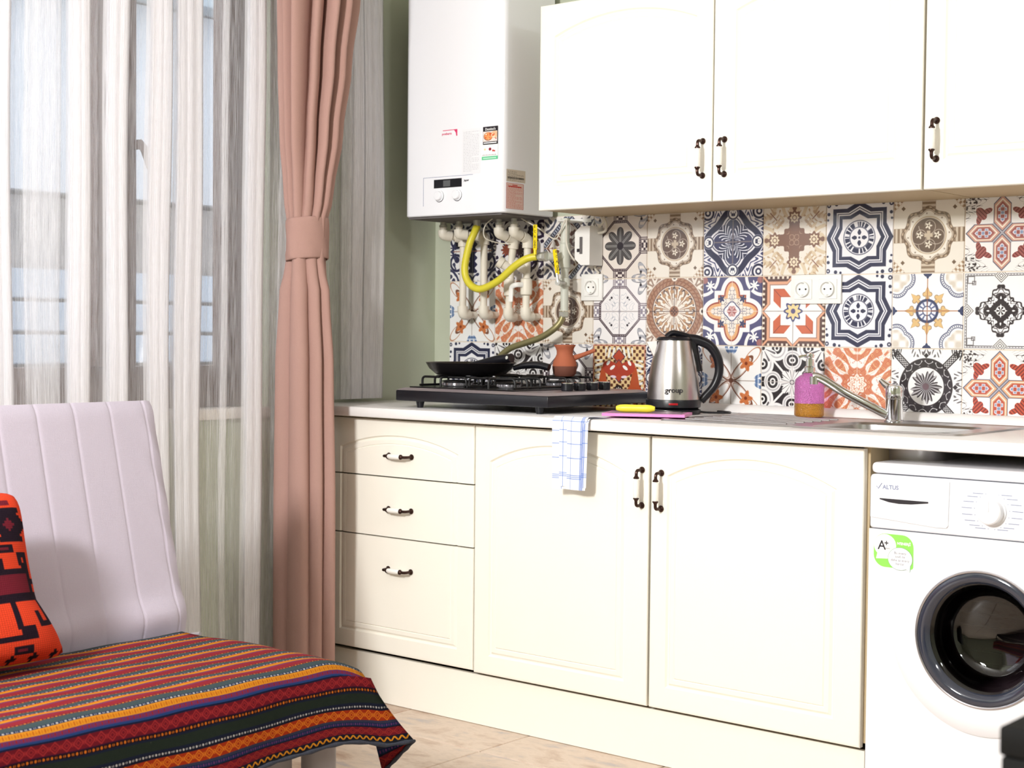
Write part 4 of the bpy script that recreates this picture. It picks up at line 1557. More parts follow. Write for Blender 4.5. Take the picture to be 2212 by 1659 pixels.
hd = smooth_path([(.445, -.343, 1.017), (.50, -.340, 1.026), (.56, -.335, 1.036), (.612, -.332, 1.042)], 6)
MB().tube(hd, [.005 + .0085 * min(1, k / 12) for k in range(len(hd))], 14, flat=1.2, up=(0, 0, 1)).build('handle', M['black'], pn2)
MB().lathe([(.005, 0), (.0052, .0006), (.001, .0008)], (.607, -.3485, 1.043), (.2, -1, .1), 16, sx=.8).build('hanging_hole', M['zinc'], pn2)

# coffee pot
cp = thing('clay_coffee_pot', (.690, -.175, .988), 'small terracotta coffee pot with a stub handle on the rear of the hob', 'pot')
cc_ = (.690, -.175, .9877)
MB().lathe([(.0, 0), (.028, 0), (.0345, .008), (.037, .024), (.0372, .030)], cc_, n=40, cap=False).build('base', M['clay_dark'], cp)
MB().lathe([(.0372, .0302), (.0345, .044), (.0285, .056), (.0245, .066), (.0245, .076), (.028, .085), (.0325, .092), (.0325, .0945), (.0305, .0945), (.0235, .080), (.021, .066), (.03, .045)], cc_, n=40, cap=False).build('body', M['clay'], cp)
MB().tube([(.712, -.157, .9877 + .055), (.735, -.138, .9877 + .066), (.760, -.117, .9877 + .079)], [.0085, .0065, .006], 12).build('handle', M['clay'], cp)

# ================================================================== kettle
kx, ky, kz = 1.100, -.200, WT + .0004
E1 = Vector((.77, .64, 0)).normalized()
kt = thing('electric_kettle', (kx, ky, kz), 'brushed steel electric kettle with a black handle beside the sink', 'kettle')
MB().lathe([(.074, 0), (.078, .003), (.078, .012), (.070, .0155), (.05, .0155)], (kx, ky, kz), n=48).build('power_base', M['black'], kt)
MB().lathe([(.070, .0165), (.077, .020), (.0775, .038), (.0765, .041)], (kx, ky, kz), n=48).build('lower_band', M['black'], kt)
MB().lathe([(.0745, .0415), (.0735, .060), (.0705, .100), (.064, .140), (.056, .175), (.050, .200), (.049, .207)], (kx, ky, kz), n=64).build('body', M['steel'], kt)
MB().lathe([(.0495, .2075), (.0495, .212), (.044, .217), (.001, .219)], (kx, ky, kz), n=48).tube(
    smooth_path([Vector((kx, ky, kz + .216)) - E1 * .022, Vector((kx, ky, kz + .228)) - E1 * .004, Vector((kx, ky, kz + .222)) + E1 * .028, Vector((kx, ky, kz + .214)) + E1 * .05], 5), .0085, 12, flat=1.6, up=(0, 0, 1)).build('lid', M['black'], kt)
P0 = Vector((kx, ky, kz))
hp = smooth_path([P0 + E1 * .035 + Vector((0, 0, .212)), P0 + E1 * .068 + Vector((0, 0, .208)), P0 + E1 * .102 + Vector((0, 0, .192)),
                  P0 + E1 * .124 + Vector((0, 0, .158)), P0 + E1 * .128 + Vector((0, 0, .118)), P0 + E1 * .115 + Vector((0, 0, .080)), P0 + E1 * .090 + Vector((0, 0, .050)), P0 + E1 * .078 + Vector((0, 0, .036))], 6)
MB().tube(hp, [.015 - .0045 * k / len(hp) for k in range(len(hp))], 14, flat=1.0).build('handle', M['black'], kt)
bz = MB()
for k in range(6):
    pass
col_ = []
for k in range(9):
    t = k / 8
    rr = .0665 * (1 - t) + .050 * t
    col_.append((P0 + E1 * (.0655 - .0175 * t + .004) + Vector((0, 0, .120 + .086 * t))))
MB().tube(col_, [.012] * 9, 10, flat=1.3).build('handle_mount', M['black'], kt)
MB().prism([(0, 0), (.028, .058), (0, .060)], -.013, .013).build('spout', M['steel'], kt)
sp_ = [c for c in bpy.data.objects if c.name.startswith('spout') and c.parent == kt][0]
me = sp_.data
Yk = Vector((0, 0, 1)).cross(E1)
for v in me.vertices:
    lx, ly, lz = v.co + ORG[kt.name]
    p = P0 - E1 * (.050 + lx) + Yk * ly * (1 - lx * 20 if lx < .04 else .3) + Vector((0, 0, .145 + lz))
    v.co = p - ORG[kt.name]
fd = (Vector((3.52, -3.83, 0)) - Vector((kx, ky, 0))).normalized()
sd = Vector((0, 0, 1)).cross(fd)
text_mb('group', .0215, P0 + fd * .0757 + sd * -.024 + Vector((0, 0, .062)), sd, (0, 0, 1), bold=.0003).build('lettering', M['ink'], kt, smooth=False)
MB().box((-.013, -.0788, .027), (.013, -.0765, .033), bev=.001).build('switch', M['red'], kt)
sw = [c for c in bpy.data.objects if c.name.startswith('switch') and c.parent == kt][0]
ang = math.atan2(fd.y, fd.x) + PI / 2
Rz = Matrix.Rotation(ang, 3, 'Z')
for v in sw.data.vertices:
    v.co = Rz @ (v.co + ORG[kt.name])
cb = smooth_path([P0 + E1 * .078 + Vector((0, 0, .006)), P0 + E1 * .10 + Vector((0, 0, .004)), (1.215, -.10, WT + .004), (1.20, -.06, WT + .0035), (1.15, -.045, WT + .0035)], 6)
MB().tube(cb, .003, 8).build('cord', M['black'], kt)

# ================================================================== board, knife, towel
a25 = math.radians(25)
bd = Vector((math.cos(a25), math.sin(a25), 0))
bn = Vector((-math.sin(a25), math.cos(a25), 0))
FL = Vector((1.098, -.538, 0))
zb_ = WT + .0062
L_, D_ = .222, .14
def onb(a, b, z):
    return FL + bd * a + bn * b + Vector((0, 0, z))
def slab_on(a0, a1, b0, b1, z0, z1, m_, mi=0):
    P = [onb(a0, b0, z0), onb(a1, b0, z0), onb(a1, b1, z0), onb(a0, b1, z0), onb(a0, b0, z1), onb(a1, b0, z1), onb(a1, b1, z1), onb(a0, b1, z1)]
    m_.add(P, [(3, 2, 1, 0), (4, 5, 6, 7), (0, 1, 5, 4), (1, 2, 6, 5), (2, 3, 7, 6), (3, 0, 4, 7)], mi)
    return m_
cbd = thing('cutting_board', FL + Vector((.1, .1, zb_)), 'small pink cutting board lying on the worktop in front of the kettle', 'board')
slab_on(0, L_, 0, D_, zb_, zb_ + .0075, MB()).build('slab', M['pinkboard'], cbd, smooth=False)
slab_on(.012, L_ - .012, .012, D_ - .012, zb_ + .0076, zb_ + .0084, MB()).build('top_face', M['greyboard'], cbd, smooth=False)
kn = thing('kitchen_knife', onb(.11, .07, zb_ + .009), 'knife with a bright yellow handle lying on the pink cutting board', 'knife')
zk = zb_ + .0085 + .0108
ph = [onb(.030 + .105 * k / 10, .048, zk) for k in range(11)]
MB().tube(ph, [.006, .0095, .0105, .0105, .0102, .0100, .0100, .0102, .0105, .0095, .006], 14, flat=.85).build('handle', M['yellow_k'], kn)
P = [onb(.134, .044, zk - .004), onb(.205, .046, zk - .008), onb(.210, .052, zk - .008), onb(.134, .060, zk - .004)]
MB().add(P + [p + Vector((0, 0, .0012)) for p in P], [(3, 2, 1, 0), (4, 5, 6, 7), (0, 1, 5, 4), (1, 2, 6, 5), (2, 3, 7, 6), (3, 0, 4, 7)]).build('blade', M['black_m'], kn, smooth=False)

# towel pattern: white with thin blue check, denser blue bands near one long edge and the bottom hem
tw = np.ones((360, 160, 3)) * c3(250, 250, 252)
yy, xx = np.mgrid[0:360, 0:160]
blue = c3(84, 120, 206)
def tl(mask, a):
    global tw
    tw = tw * (1 - mask[..., None] * a) + blue * mask[..., None] * a
for x in (40, 88):
    tl((abs(xx - x) < 2), .6)
for x in (136, 141, 146):
    tl((abs(xx - x) < 2), .9)
for y in (110, 160, 205, 240, 300):
    tl((abs(yy - y) < 2), .6)
for y in (38, 44, 50):
    tl((abs(yy - y) < 2), .6)
tw *= (1 - .03 * ((xx + yy) % 4 < 2))[..., None]
M['towel'] = pixmat('checked_towel_cloth', tw, rough=.95, spec=.1, bump=.5, weave=900)
def towel_layer(off, x0, x1, zbot, mb_):
    nu, nv = 18, 40
    P, Q = [], []
    Lt = .07 + .02 + (.9 - zbot)
    for i in range(nu):
        u = i / (nu - 1)
        row, ro = [], []
        for j in range(nv):
            s = j / (nv - 1) * Lt
            wob = .004 * math.sin(u * 9 + off * 400) * min(1, s / .12)
            xx_ = x0 + (x1 - x0) * u + .012 * (s / Lt) * (u - .3) * -1
            if s < .07:
                p = (xx_ + .02 * (1 - s / .07) * (u), -.545 - s, WT + .0016 + off)
            else:
                t = (s - .07) / .02
                if t < 1:
                    a = t * PI / 2
                    r0 = .008 + off
                    p = (xx_, -.615 - r0 * math.sin(a) + .003, WT - .0064 + r0 * math.cos(a))
                else:
                    p = (xx_, -.6155 - .0045 - off - wob - .001, WT - .0064 - (s - .09))
            row.append(p)
            ro.append((u, 1 - s / Lt))
        P.append(row)
        Q.append(ro)
    mb_.grid(P, 0, Q)
m_ = MB()
towel_layer(0.0, 1.006, 1.120, .726, m_)
towel_layer(0.0035, 1.000, 1.116, .719, m_)
tag(m_.build('dish_towel', M['towel'], recalc=False, angle=80), 'white dish towel with blue checks hanging over the worktop edge', 'towel')

# ================================================================== boiler
bl = thing('boiler', (.325, -.16, 1.48), 'white wall-hung gas boiler in the corner left of the wall cabinets', 'boiler')
BX0, BX1, BYF, BYB, BZ = .120, .530, -.285, -.035, 1.480
def rplan(x0, x1, y0, y1, r, n=8):
    P = []
    for (cx, cy, a0, rr_c) in ((x1, y0, -PI / 2, r), (x1, y1, 0, .004), (x0, y1, PI / 2, .004), (x0, y0, PI, r)):
        sx_, sy_ = (-1 if cx == x1 else 1), (1 if cy == y0 else -1)
        for k in range(n):
            t = a0 + PI / 2 * k / (n - 1)
            P.append((cx + sx_ * rr_c + rr_c * math.cos(t), cy + sy_ * rr_c + rr_c * math.sin(t)))
    return P
m_ = MB()
lv = [(.003, BZ), (.0, BZ + .003), (.0, 2.222), (.003, 2.225)]
rg = [[(p[0], p[1], z) for p in rplan(BX0 + i_, BX1 - i_, BYF + i_, BYB - i_, .026)] for i_, z in lv]
for a, b in zip(rg[:-1], rg[1:]):
    n = len(a)
    m_.add(a + b, [(k, (k + 1) % n, n + (k + 1) % n, n + k) for k in range(n)])
m_.add(rg[0], [tuple(range(len(rg[0])))[::-1]]).add(rg[-1], [tuple(range(len(rg[-1])))])
m_.build('casing', M['white'], bl, angle=40)
MB().box((BX0 + .012, BYF + .012, BZ - .006), (BX1 - .012, BYB - .004, BZ - .0005)).build('bottom_plate', M['facade_d'], bl, smooth=False)
MB().box((.15, BYB + .0005, 1.55), (.50, -.009, 2.18)).build('wall_bracket', M['zinc'], bl, smooth=False)
fy = BYF
pp = MB()
x0, x1, z0, z1 = .206, .424, 1.512, 1.600
for a, b in (((x0, z1), (x1 - .012, z1)), ((x0, z0), (x0, z1))):
    pp.box((a[0] - .0006, fy - .0007, a[1] - .0006), (b[0] + .0006, fy - .0001, b[1] + .0006))
pp.build('panel_line', M['inkgrey'], bl, smooth=False)
ds = MB().box((.251, fy - .0012, 1.5655), (.367, fy - .0001, 1.592), bev=.0003, seg=1).build('display', M['black'], bl)
MB().box((.291, fy - .0016, 1.569), (.320, fy - .0013, 1.588)).build('screen', M['lcd'], ds, smooth=False)
for x in (.274, .349):
    MB().lathe([(.0175, 0), (.0175, .0015), (.0145, .002), (.0135, .011), (.012, .0125), (.001, .0125)], (x, fy, 1.541), (0, -1, 0), 32, ).lathe([(.0185, 0), (.0185, .0006)], (x, fy, 1.540), (0, -1, 0), 32, mi=1).build('knob', [M['white'], M['ink']], bl)
text_mb('Jaguar', .0085, (.376, fy - .0006, 1.5815), (1, 0, 0), (0, 0, 1), bold=.0002).build('lettering', M['ink'], bl, smooth=False)
lg = MB()
text_mb('protherm', .0105, (.283, fy - .0006, 1.7285), (1, 0, 0), (0, 0, 1), lg, 0, bold=.0002)
lg.box((.287, fy - .0006, 1.7415), (.347, fy - .0001, 1.7435))
lg.prism([(.334, 1.7415), (.347, 1.7415), (.347, 1.723), (.343, 1.723), (.341, 1.733)], fy - .0006, fy - .0001)
lg.build('logo', M['inkpink'], bl, smooth=False)
# instruction leaflet, printed lines
def leaflet(h, w_, bg, ink, head=None, border=None, seed=3, dens=.55, lh=6):
    rs = np.random.RandomState(seed)
    im = np.ones((h, w_, 3)) * np.asarray(bg)
    y = h - lh * 2
    while y > lh:
        x = int(w_ * .07)
        stop = int(w_ * (.93 if rs.rand() > .25 else .55))
        while x < stop:
            wl = rs.randint(3, 12)
            im[y:y + max(1, lh // 3), x:min(x + wl, stop)] = ink
            x += wl + 3
        y -= lh
    if border is not None:
        im[:2], im[-2:], im[:, :2], im[:, -2:] = border, border, border, border
    if head is not None:
        im[h - 16:h - 10, int(w_ * .35):int(w_ * .65)] = head
        im[h - 26:h - 19, int(w_ * .12):int(w_ * .88)] = head
    return im
M['leaf'] = pixmat('printed_leaflet', leaflet(200, 90, c3(236, 237, 241), c3(200, 202, 208), lh=7), rough=.6)
M['redlab'] = pixmat('red_warning_label', leaflet(170, 90, c3(226, 196, 186), c3(204, 92, 84), c3(196, 50, 44), c3(190, 90, 84), 5, lh=7), rough=.6)
bar = leaflet(110, 110, c3(214, 202, 186), c3(120, 110, 100), seed=9, lh=9)
bar[26:44, 6:104] = np.where((np.sin(np.arange(98) * 2.3) + np.sin(np.arange(98) * 1.1) > 0)[None, :, None], c3(60, 54, 50), c3(170, 160, 148))
M['barlab'] = pixmat('barcode_label', bar, rough=.6)
def quad_y(x0, x1, z0, z1, y, m_, th=.0004, mi=0):
    m_.add([(x0, y, z0), (x1, y, z0), (x1, y, z1), (x0, y, z1), (x0, y + th, z0), (x1, y + th, z0), (x1, y + th, z1), (x0, y + th, z1)],
           [(0, 1, 2, 3), (0, 4, 5, 1), (1, 5, 6, 2), (2, 6, 7, 3), (3, 7, 4, 0)], mi,
           [[(0, 0), (1, 0), (1, 1), (0, 1)]] + [[(0, 0)] * 4] * 4)
    return m_
def quad_x(y0, y1, z0, z1, x, m_):
    m_.add([(x, y0, z0), (x, y1, z0), (x, y1, z1), (x, y0, z1)], [(0, 1, 2, 3)], 0, [[(0, 0), (1, 0), (1, 1), (0, 1)]])
    return m_
quad_y(.368, .443, 1.603, 1.740, fy - .0006, MB()).build('instruction_leaflet', M['leaf'], bl, smooth=False, recalc=False)
quad_x(-.266, -.184, 1.493, 1.571, BX1 + .0004, MB()).build('warning_label', M['redlab'], bl, smooth=False, recalc=False)
quad_x(-.266, -.176, 1.575, 1.612, BX1 + .0004, MB()).build('barcode_label', M['barlab'], bl, smooth=False, recalc=False)

# pizza advert magnet and the card held under it
mg = thing('magnet', (.482, fy - .002, 1.690), 'black pizza advert magnet on the boiler front', 'magnet')
MB().box((.453, fy - .0022, 1.687), (.512, fy - .0004, 1.741), bev=.0006, seg=1).build('plate', M['ink'], mg)
pz = np.ones((80, 110, 3)) * c3(236, 226, 220)
py_, px_ = np.mgrid[0:80, 0:110]
for (cx_, cy_, r, c_) in ((40, 40, 36, c3(150, 80, 50)), (40, 42, 32, c3(240, 160, 100)), (90, 52, 30, c3(240, 190, 150))):
    m2 = np.hypot((px_ - cx_), (py_ - cy_) * 1.1) < r
    pz[m2] = c_
rs = np.random.RandomState(2)
for k in range(26):
    cx_, cy_, r = rs.randint(12, 105), rs.randint(16, 68), rs.randint(3, 7)
    m2 = np.hypot(px_ - cx_, py_ - cy_) < r
    pz[m2] = [c3(226, 96, 40), c3(250, 236, 206), c3(200, 60, 40)][k % 3]
M['pizza'] = pixmat('pizza_print', pz, rough=.3)
quad_y(.4545, .5105, 1.6955, 1.7265, fy - .0026, MB(), th=.0003).build('pizza_picture', M['pizza'], mg, smooth=False, recalc=False)
text_mb("Domino's", .0105, (.4625, fy - .0025, 1.7295), (1, 0, 0), (0, 0, 1), bold=.0002).build('lettering', M['inkwhite'], mg, smooth=False)
MB().box((.457, fy - .0027, 1.690), (.508, fy - .0023, 1.693)).build('white_bar', M['inkwhite'], mg, smooth=False)
cd_im = np.ones((90, 110, 3)) * c3(250, 248, 246)
cy2, cx2 = np.mgrid[0:90, 0:110]
cd_im[:20, 4:] = c3(96, 200, 146)
cd_im[6:13, 12:100] = c3(190, 234, 208)
for (a, b, r, c_) in ((58, 62, 9, c3(140, 30, 50)), (78, 52, 6, c3(210, 60, 60)), (88, 50, 5, c3(190, 50, 40)), (24, 62, 6, c3(236, 216, 160))):
    cd_im[np.hypot(cx2 - a, cy2 - b) < r] = c_
for k in range(24):
    a = 6 + k * 4
    cd_im[26:28 + (k * 7) % 5, a:a + 2] = c3(90, 70, 70)
M['card'] = pixmat('printed_card', cd_im, rough=.5)
tag(quad_y(.4460, .5120, 1.6410, 1.6865, fy - .0009, MB(), th=.0006).build('menu_card', M['card'], smooth=False, recalc=False),
    'white card with a green lower band under the pizza magnet', 'card')

# ================================================================== pipes under the boiler
def ppr(name_loc, pts, label, corners, extra=None, rp=.0115, rf=.017):
    t = thing('water_pipe', name_loc, label, 'pipe', 'white water pipes under the boiler')
    MB().tube(fillet(pts, .014, 6), rp, 16).build('pipe', M['ivory_pl'], t)
    for i in corners:
        a, b, c = [Vector(pts[i + k]) for k in (-1, 0, 1)]
        p = b + (a - b).normalized() * min(.028, (a - b).length * .6)
        q_ = b + (c - b).normalized() * min(.028, (c - b).length * .6)
        MB().tube(fillet([p, b, q_], .017, 6), rf, 18).build('elbow', M['ivory_pl'], t)
    return t
p1 = [(.150, -.130, 1.457), (.150, -.130, 1.432), (.186, -.072, 1.424), (.186, -.072, 1.174), (.186, -.009, 1.174)]
p2 = [(.219, -.130, 1.457), (.219, -.130, 1.432), (.276, -.072, 1.428), (.276, -.072, 1.174), (.276, -.009, 1.174)]
p3 = [(.388, -.130, 1.457), (.388, -.130, 1.430), (.402, -.072, 1.412), (.392, -.072, 1.350), (.380, -.072, 1.168), (.380, -.009, 1.166)]
p4 = [(.449, -.130, 1.457), (.449, -.130, 1.430), (.458, -.072, 1.412), (.455, -.072, 1.30), (.452, -.072, 1.168), (.452, -.009, 1.168)]
q1 = ppr((.186, -.07, 1.174), p1, 'leftmost white plastic water pipe under the boiler', (1, 2, 3))
q2 = ppr((.276, -.07, 1.174), p2, 'second white plastic water pipe from the left under the boiler', (1, 2, 3))
q3 = ppr((.385, -.07, 1.174), p3, 'white water pipe with a tilted filter cup under the boiler', (1, 2, 4))
q4 = ppr((.452, -.07, 1.174), p4, 'rightmost white water pipe with a lever valve under the boiler', (1, 2, 4))
for q_, x in ((q1, .150), (q2, .219), (q3, .388), (q4, .449)):
    MB().lathe([(.0135, 0), (.0135, .006), (.010, .007), (.010, .0165)], (x, -.130, 1.4575), n=12).build('nut', M['zinc'], q_)
for q_, x, z in ((q3, .392, 1.330), (q4, .455, 1.325)):
    dirv = Vector((-.62, -.62, .55)).normalized()
    b0 = Vector((x, -.072, z - .012))
    MB().tube([b0, b0 + dirv * .034], .015, 20).lathe([(.0185, .034), (.0185, .050), (.0150, .050), (.0150, .038)], b0, dirv, 24, cap=False).build('filter_cup', M['ivory_pl'], q_)
    MB().lathe([(.0150, .0385), (.001, .0385)], b0, dirv, 20, cap=False).build('cup_inside', M['bronze'], q_)
MB().lathe([(.0115, -.028), (.018, -.024), (.0195, 0), (.018, .024), (.0115, .028)], (.4535, -.072, 1.262), n=20).build('valve_body', M['ivory_pl'], q4)
MB().tube(fillet([(.4535, -.090, 1.268), (.445, -.112, 1.268), (.425, -.112, 1.262), (.423, -.112, 1.215)], .008, 4), [.008] * 12, 10, flat=.6).build('valve_lever', M['white_pl'], q4)
MB().lathe([(.0115, -.03), (.0175, -.026), (.0175, .026), (.0115, .03)], (.383, -.072, 1.262), n=20).build('valve_body', M['ivory_pl'], q3)

# yellow gas hose with fine ribs
yh = smooth_path([(.300, -.135, 1.455), (.300, -.15, 1.43), (.290, -.16, 1.395), (.276, -.165, 1.325), (.286, -.165, 1.283), (.318, -.165, 1.258), (.355, -.163, 1.256), (.415, -.160, 1.281), (.470, -.155, 1.321), (.510, -.145, 1.345), (.540, -.130, 1.353)], 14)
t = thing('gas_hose', (.35, -.16, 1.245), 'bright yellow ribbed gas hose curving under the boiler', 'hose')
MB().tube(yh, [.0112 + .0009 * (k % 2) for k in range(len(yh))], 14).build('hose', M['yellow'], t, angle=80)
MB().lathe([(.0125, 0), (.0125, .020)], (.300, -.135, 1.4555), n=8).build('nut', M['zinc'], t)

# gas riser with tee, clamp, two valves
gp = thing('gas_pipe', (.605, -.07, 1.20), 'pale grey gas pipe with two yellow valve levers under the cabinet corner', 'pipe')
MB().lathe([(.0125, 0), (.0125, .075), (.0165, .078), (.0165, .10), (.0125, .103), (.0125, .130), (.0175, .134), (.0175, .205), (.0145, .21), (.0145, .285)], (.605, -.07, 1.186), n=24).build('riser', M['grey_pipe'], gp, angle=30)
MB().box((.560, -.0095, 1.462), (.660, -.0078, 1.4738), bev=.0005, seg=1).tube([(.588, -.010, 1.463), (.588, -.070, 1.463), (.592, -.084, 1.463), (.605, -.0885, 1.463), (.618, -.084, 1.463), (.622, -.070, 1.463), (.622, -.010, 1.463)], .0035, 8, flat=2.4).build('pipe_clamp', M['white_pl'], gp)
MB().tube([(.605, -.075, 1.352), (.588, -.105, 1.352), (.578, -.12, 1.353)], .0125, 16).build('tee_branch', M['grey_pipe'], gp)
MB().lathe([(.011, 0), (.016, .002), (.016, .014), (.012, .016), (.0135, .020), (.0135, .034), (.010, .036)], (.580, -.125, 1.353), (-1, .02, 0), 6).build('valve_body', M['zinc'], gp, angle=20)
hv = MB().box((.5435, -.152, 1.372), (.5585, -.148, 1.450), bev=.0019, seg=2)
hv.tube([(.551, -.150, 1.358), (.551, -.150, 1.374)], .005, 8)
hv.build('valve_lever', M['yellow_h'], gp)
R10 = Matrix.Rotation(math.radians(-9), 3, 'Y')
hv = MB().box((.6065, -.1275, 1.296), (.6215, -.1235, 1.374), bev=.0019, seg=2, R=R10)
hv.build('valve_lever', M['yellow_h'], gp)
MB().lathe([(.009, 0), (.009, .012), (.005, .014), (.005, .04)], (.622, -.128, 1.272), (-.1, 1, 0), 12).build('valve_stem', M['zinc'], gp)
MB().tube([(.618, -.1255, 1.300), (.622, -.1255, 1.272)], .0045, 8).build('lever_root', M['zinc'], gp)
for (x, z, dx) in ((.5475, 1.440, 0), (.612, 1.363, .003)):
    lt = MB()
    for k, ch in enumerate('E.C.A GAZ'):
        text_mb(ch, .0105, (x + .0005 + dx * k * .25, (-.1524 if dx == 0 else -.1279), z - .0085 * (k * .9)), (1, 0, 0), (0, 0, 1), lt, 0, bold=.0002)
    lt.build('lever_lettering', M['ink'], gp, smooth=False)
t = thing('flexible_hose', (.45, -.11, 1.0), 'olive braided metal gas hose running down behind the hob', 'hose')
fh = smooth_path([(.606, -.075, 1.184), (.600, -.080, 1.155), (.578, -.09, 1.128), (.530, -.095, 1.102), (.470, -.10, 1.084), (.415, -.10, 1.068), (.372, -.10, 1.040), (.350, -.10, 1.000), (.348, -.070, .970), (.352, -.040, .935)], 20)
MB().tube(fh, [.0098 + .0005 * (k % 2) for k in range(len(fh))], 12).build('hose', M['hosemetal'], t, angle=80)
MB().lathe([(.014, -.006), (.016, -.004), (.016, .010), (.0125, .012)], (.6055, -.073, 1.172), n=6).build('nut', M['zinc'], t, angle=20)

# gas alarm box, cables
ga = thing('gas_alarm', (.688, -.05, 1.33), 'small white alarm box on the wall above the single socket', 'box')
mo = MB()
ot = [(.649, 1.345), (.672, 1.326), (.706, 1.326), (.706, 1.445), (.672, 1.445), (.649, 1.427)]
mo.prism(ot, -.078, -.012)
mo.build('case', M['white_pl'], ga, smooth=False)
MB().box((.668, -.0795, 1.360), (.679, -.0782, 1.412), bev=.0005, seg=1).build('slot', M['facade_d'], ga)
MB().box((.658, -.0795, 1.366), (.6675, -.0782, 1.376)).build('marking', M['ink'], ga, smooth=False)
MB().box((.655, -.0118, 1.335), (.695, -.0082, 1.436)).build('back_plate', M['white_pl'], ga, smooth=False)
t = thing('cable', (.62, -.08, 1.33), 'thin white cable looping from the boiler to the alarm box', 'cable')
MB().tube(smooth_path([(.470, -.120, 1.474), (.500, -.115, 1.458), (.528, -.10, 1.440), (.556, -.09, 1.418), (.582, -.088, 1.408), (.602, -.094, 1.425), (.628, -.10, 1.464)], 8), .0022, 8).build('strand', M['cable'], t)
MB().tube(smooth_path([(.630, -.096, 1.470), (.630, -.096, 1.420), (.632, -.096, 1.390), (.643, -.095, 1.362), (.650, -.080, 1.340)], 8), .0024, 8).build('strand', M['cable'], t)
t = thing('cable', (.38, -.16, 1.42), 'thin white cable loop hanging under the boiler casing', 'cable')
MB().tube(smooth_path([(.385, -.160, 1.4735), (.362, -.162, 1.458), (.352, -.163, 1.435), (.360, -.160, 1.412), (.378, -.12, 1.400), (.405, -.10, 1.398)], 8), .0018, 8).build('strand', M['cable'], t)
t = thing('cable_bundle', (.71, -.03, 1.44), 'short white cables rising behind the alarm box to the cabinet', 'cable')
MB().tube(smooth_path([(.700, -.03, 1.440), (.716, -.03, 1.452), (.722, -.03, 1.462), (.712, -.03, 1.4735)], 6), .004, 8).build('strand', M['cable'], t)
MB().tube(smooth_path([(.690, -.03, 1.325), (.694, -.03, 1.314), (.700, -.02, 1.3035)], 6), .003, 8).build('strand', M['cable'], t)
MB().tube(smooth_path([(.700, -.035, 1.425), (.728, -.03, 1.430), (.733, -.03, 1.452), (.722, -.03, 1.4738)], 6), .004, 8).build('strand', M['cable'], t)

# ================================================================== sockets
def socket(x0, x1, z0, z1, cxs, label):
    t = thing('wall_socket', ((x0 + x1) / 2, -.012, z0), label, 'socket', 'white wall sockets on the tiles')
    pl = MB().box((x0, -.0165, z0), (x1, -.0082, z1), bev=.0015, seg=2).build('plate', M['white_pl'], t)
    zc = (z0 + z1) / 2
    for cx in cxs:
        q_ = MB()
        q_.box((cx - .0275, -.0190, zc - .0275), (cx + .0275, -.0167, zc + .0275), bev=.0008, seg=1)
        b_ = q_.build('insert', M['white_pl'], t)
        MB().lathe([(.0215, .0), (.0215, .0085), (.0190, .0085), (.0182, .0006), (.001, .0006)], (cx, -.0192, zc), (0, -1, 0), 40).build('well', M['white_pl'], b_)
        for dx in (-.0095, .0095):
            MB().lathe([(.0027, 0), (.0027, .0005)], (cx + dx, -.0199, zc), (0, -1, 0), 12).build('pin_hole', M['dark_pl'], b_)
        MB().box((cx - .003, -.0215, zc + .0150), (cx + .003, -.0199, zc + .0185)).box((cx - .003, -.0215, zc - .0185), (cx + .003, -.0199, zc - .0150)).build('earth_clip', M['zinc'], b_, smooth=False)
    return t
socket(.628, .709, 1.2185, 1.3010, [.669], 'single white wall socket below the alarm box')
socket(1.367, 1.522, 1.2055, 1.2860, [1.406, 1.483], 'double white wall socket above the sink drainer')

# ================================================================== curtains
def sheer_panel(name, segs, z0, z1, label, par=None, nz=24, seed=1):
    """segs: list of (y_start, y_end, layers). dense folds double back on themselves."""
    rs = random.Random(seed)
    path = []
    dens = []
    prev_k = 1
    xo = .062
    for (ya, yb, kind) in segs:
        dens += [prev_k == 3] * (len(path) - len(dens))
        prev_k = kind
        w_ = yb - ya
        if kind == 1:
            n = max(3, int(w_ / .012))
            ph = rs.random() * 6
            for k in range(n):
                t = k / n
                path.append((ya + w_ * t, xo + .006 * math.sin(ph + t * PI * 2 * max(1, w_ / .07))))
        else:
            # fold: forward along the front, back in the middle, forward at the rear
            dx = .016
            n = max(4, int(w_ / .008))
            for k in range(n):
                path.append((ya + w_ * (k / n), xo + dx * math.sin(PI * .5 * k / n) + .003 * math.sin(k * 1.3)))
            for k in range(n):
                path.append((yb - w_ * .92 * (k / n), xo + dx * (1 - .5 * k / n) + .002 * math.sin(k * 1.7)))
            for k in range(n):
                path.append((ya + w_ * .08 + w_ * .92 * (k / n), xo + dx * .5 * (1 - k / n)))
            if kind >= 3:
                for k in range(n):
                    path.append((yb - w_ * .8 * (k / n), xo - .006 - .006 * (k / n)))
                for k in range(n):
                    path.append((ya + w_ * .2 + w_ * .8 * (k / n), xo - .012 + .010 * (k / n)))
    dens += [prev_k == 3] * (len(path) - len(dens))
    s = [0]
    for a, b in zip(path[:-1], path[1:]):
        s.append(s[-1] + math.hypot(b[0] - a[0], b[1] - a[1]))
    P, Q = [], []
    for (y, x), si, dn in zip(path, s, dens):
        row, ro = [], []
        for j in range(nz + 1):
            z = z0 + (z1 - z0) * j / nz
            wv = .004 * math.sin(z * 2.1 + y * 3.0) + .002 * math.sin(z * 5 + y * 17)
            row.append((x + wv * .6, y + wv, z))
            ro.append((si, z + (40 if dn else 0)))
        P.append(row)
        Q.append(ro)
    m_ = MB().grid(P, 0, Q)
    return m_


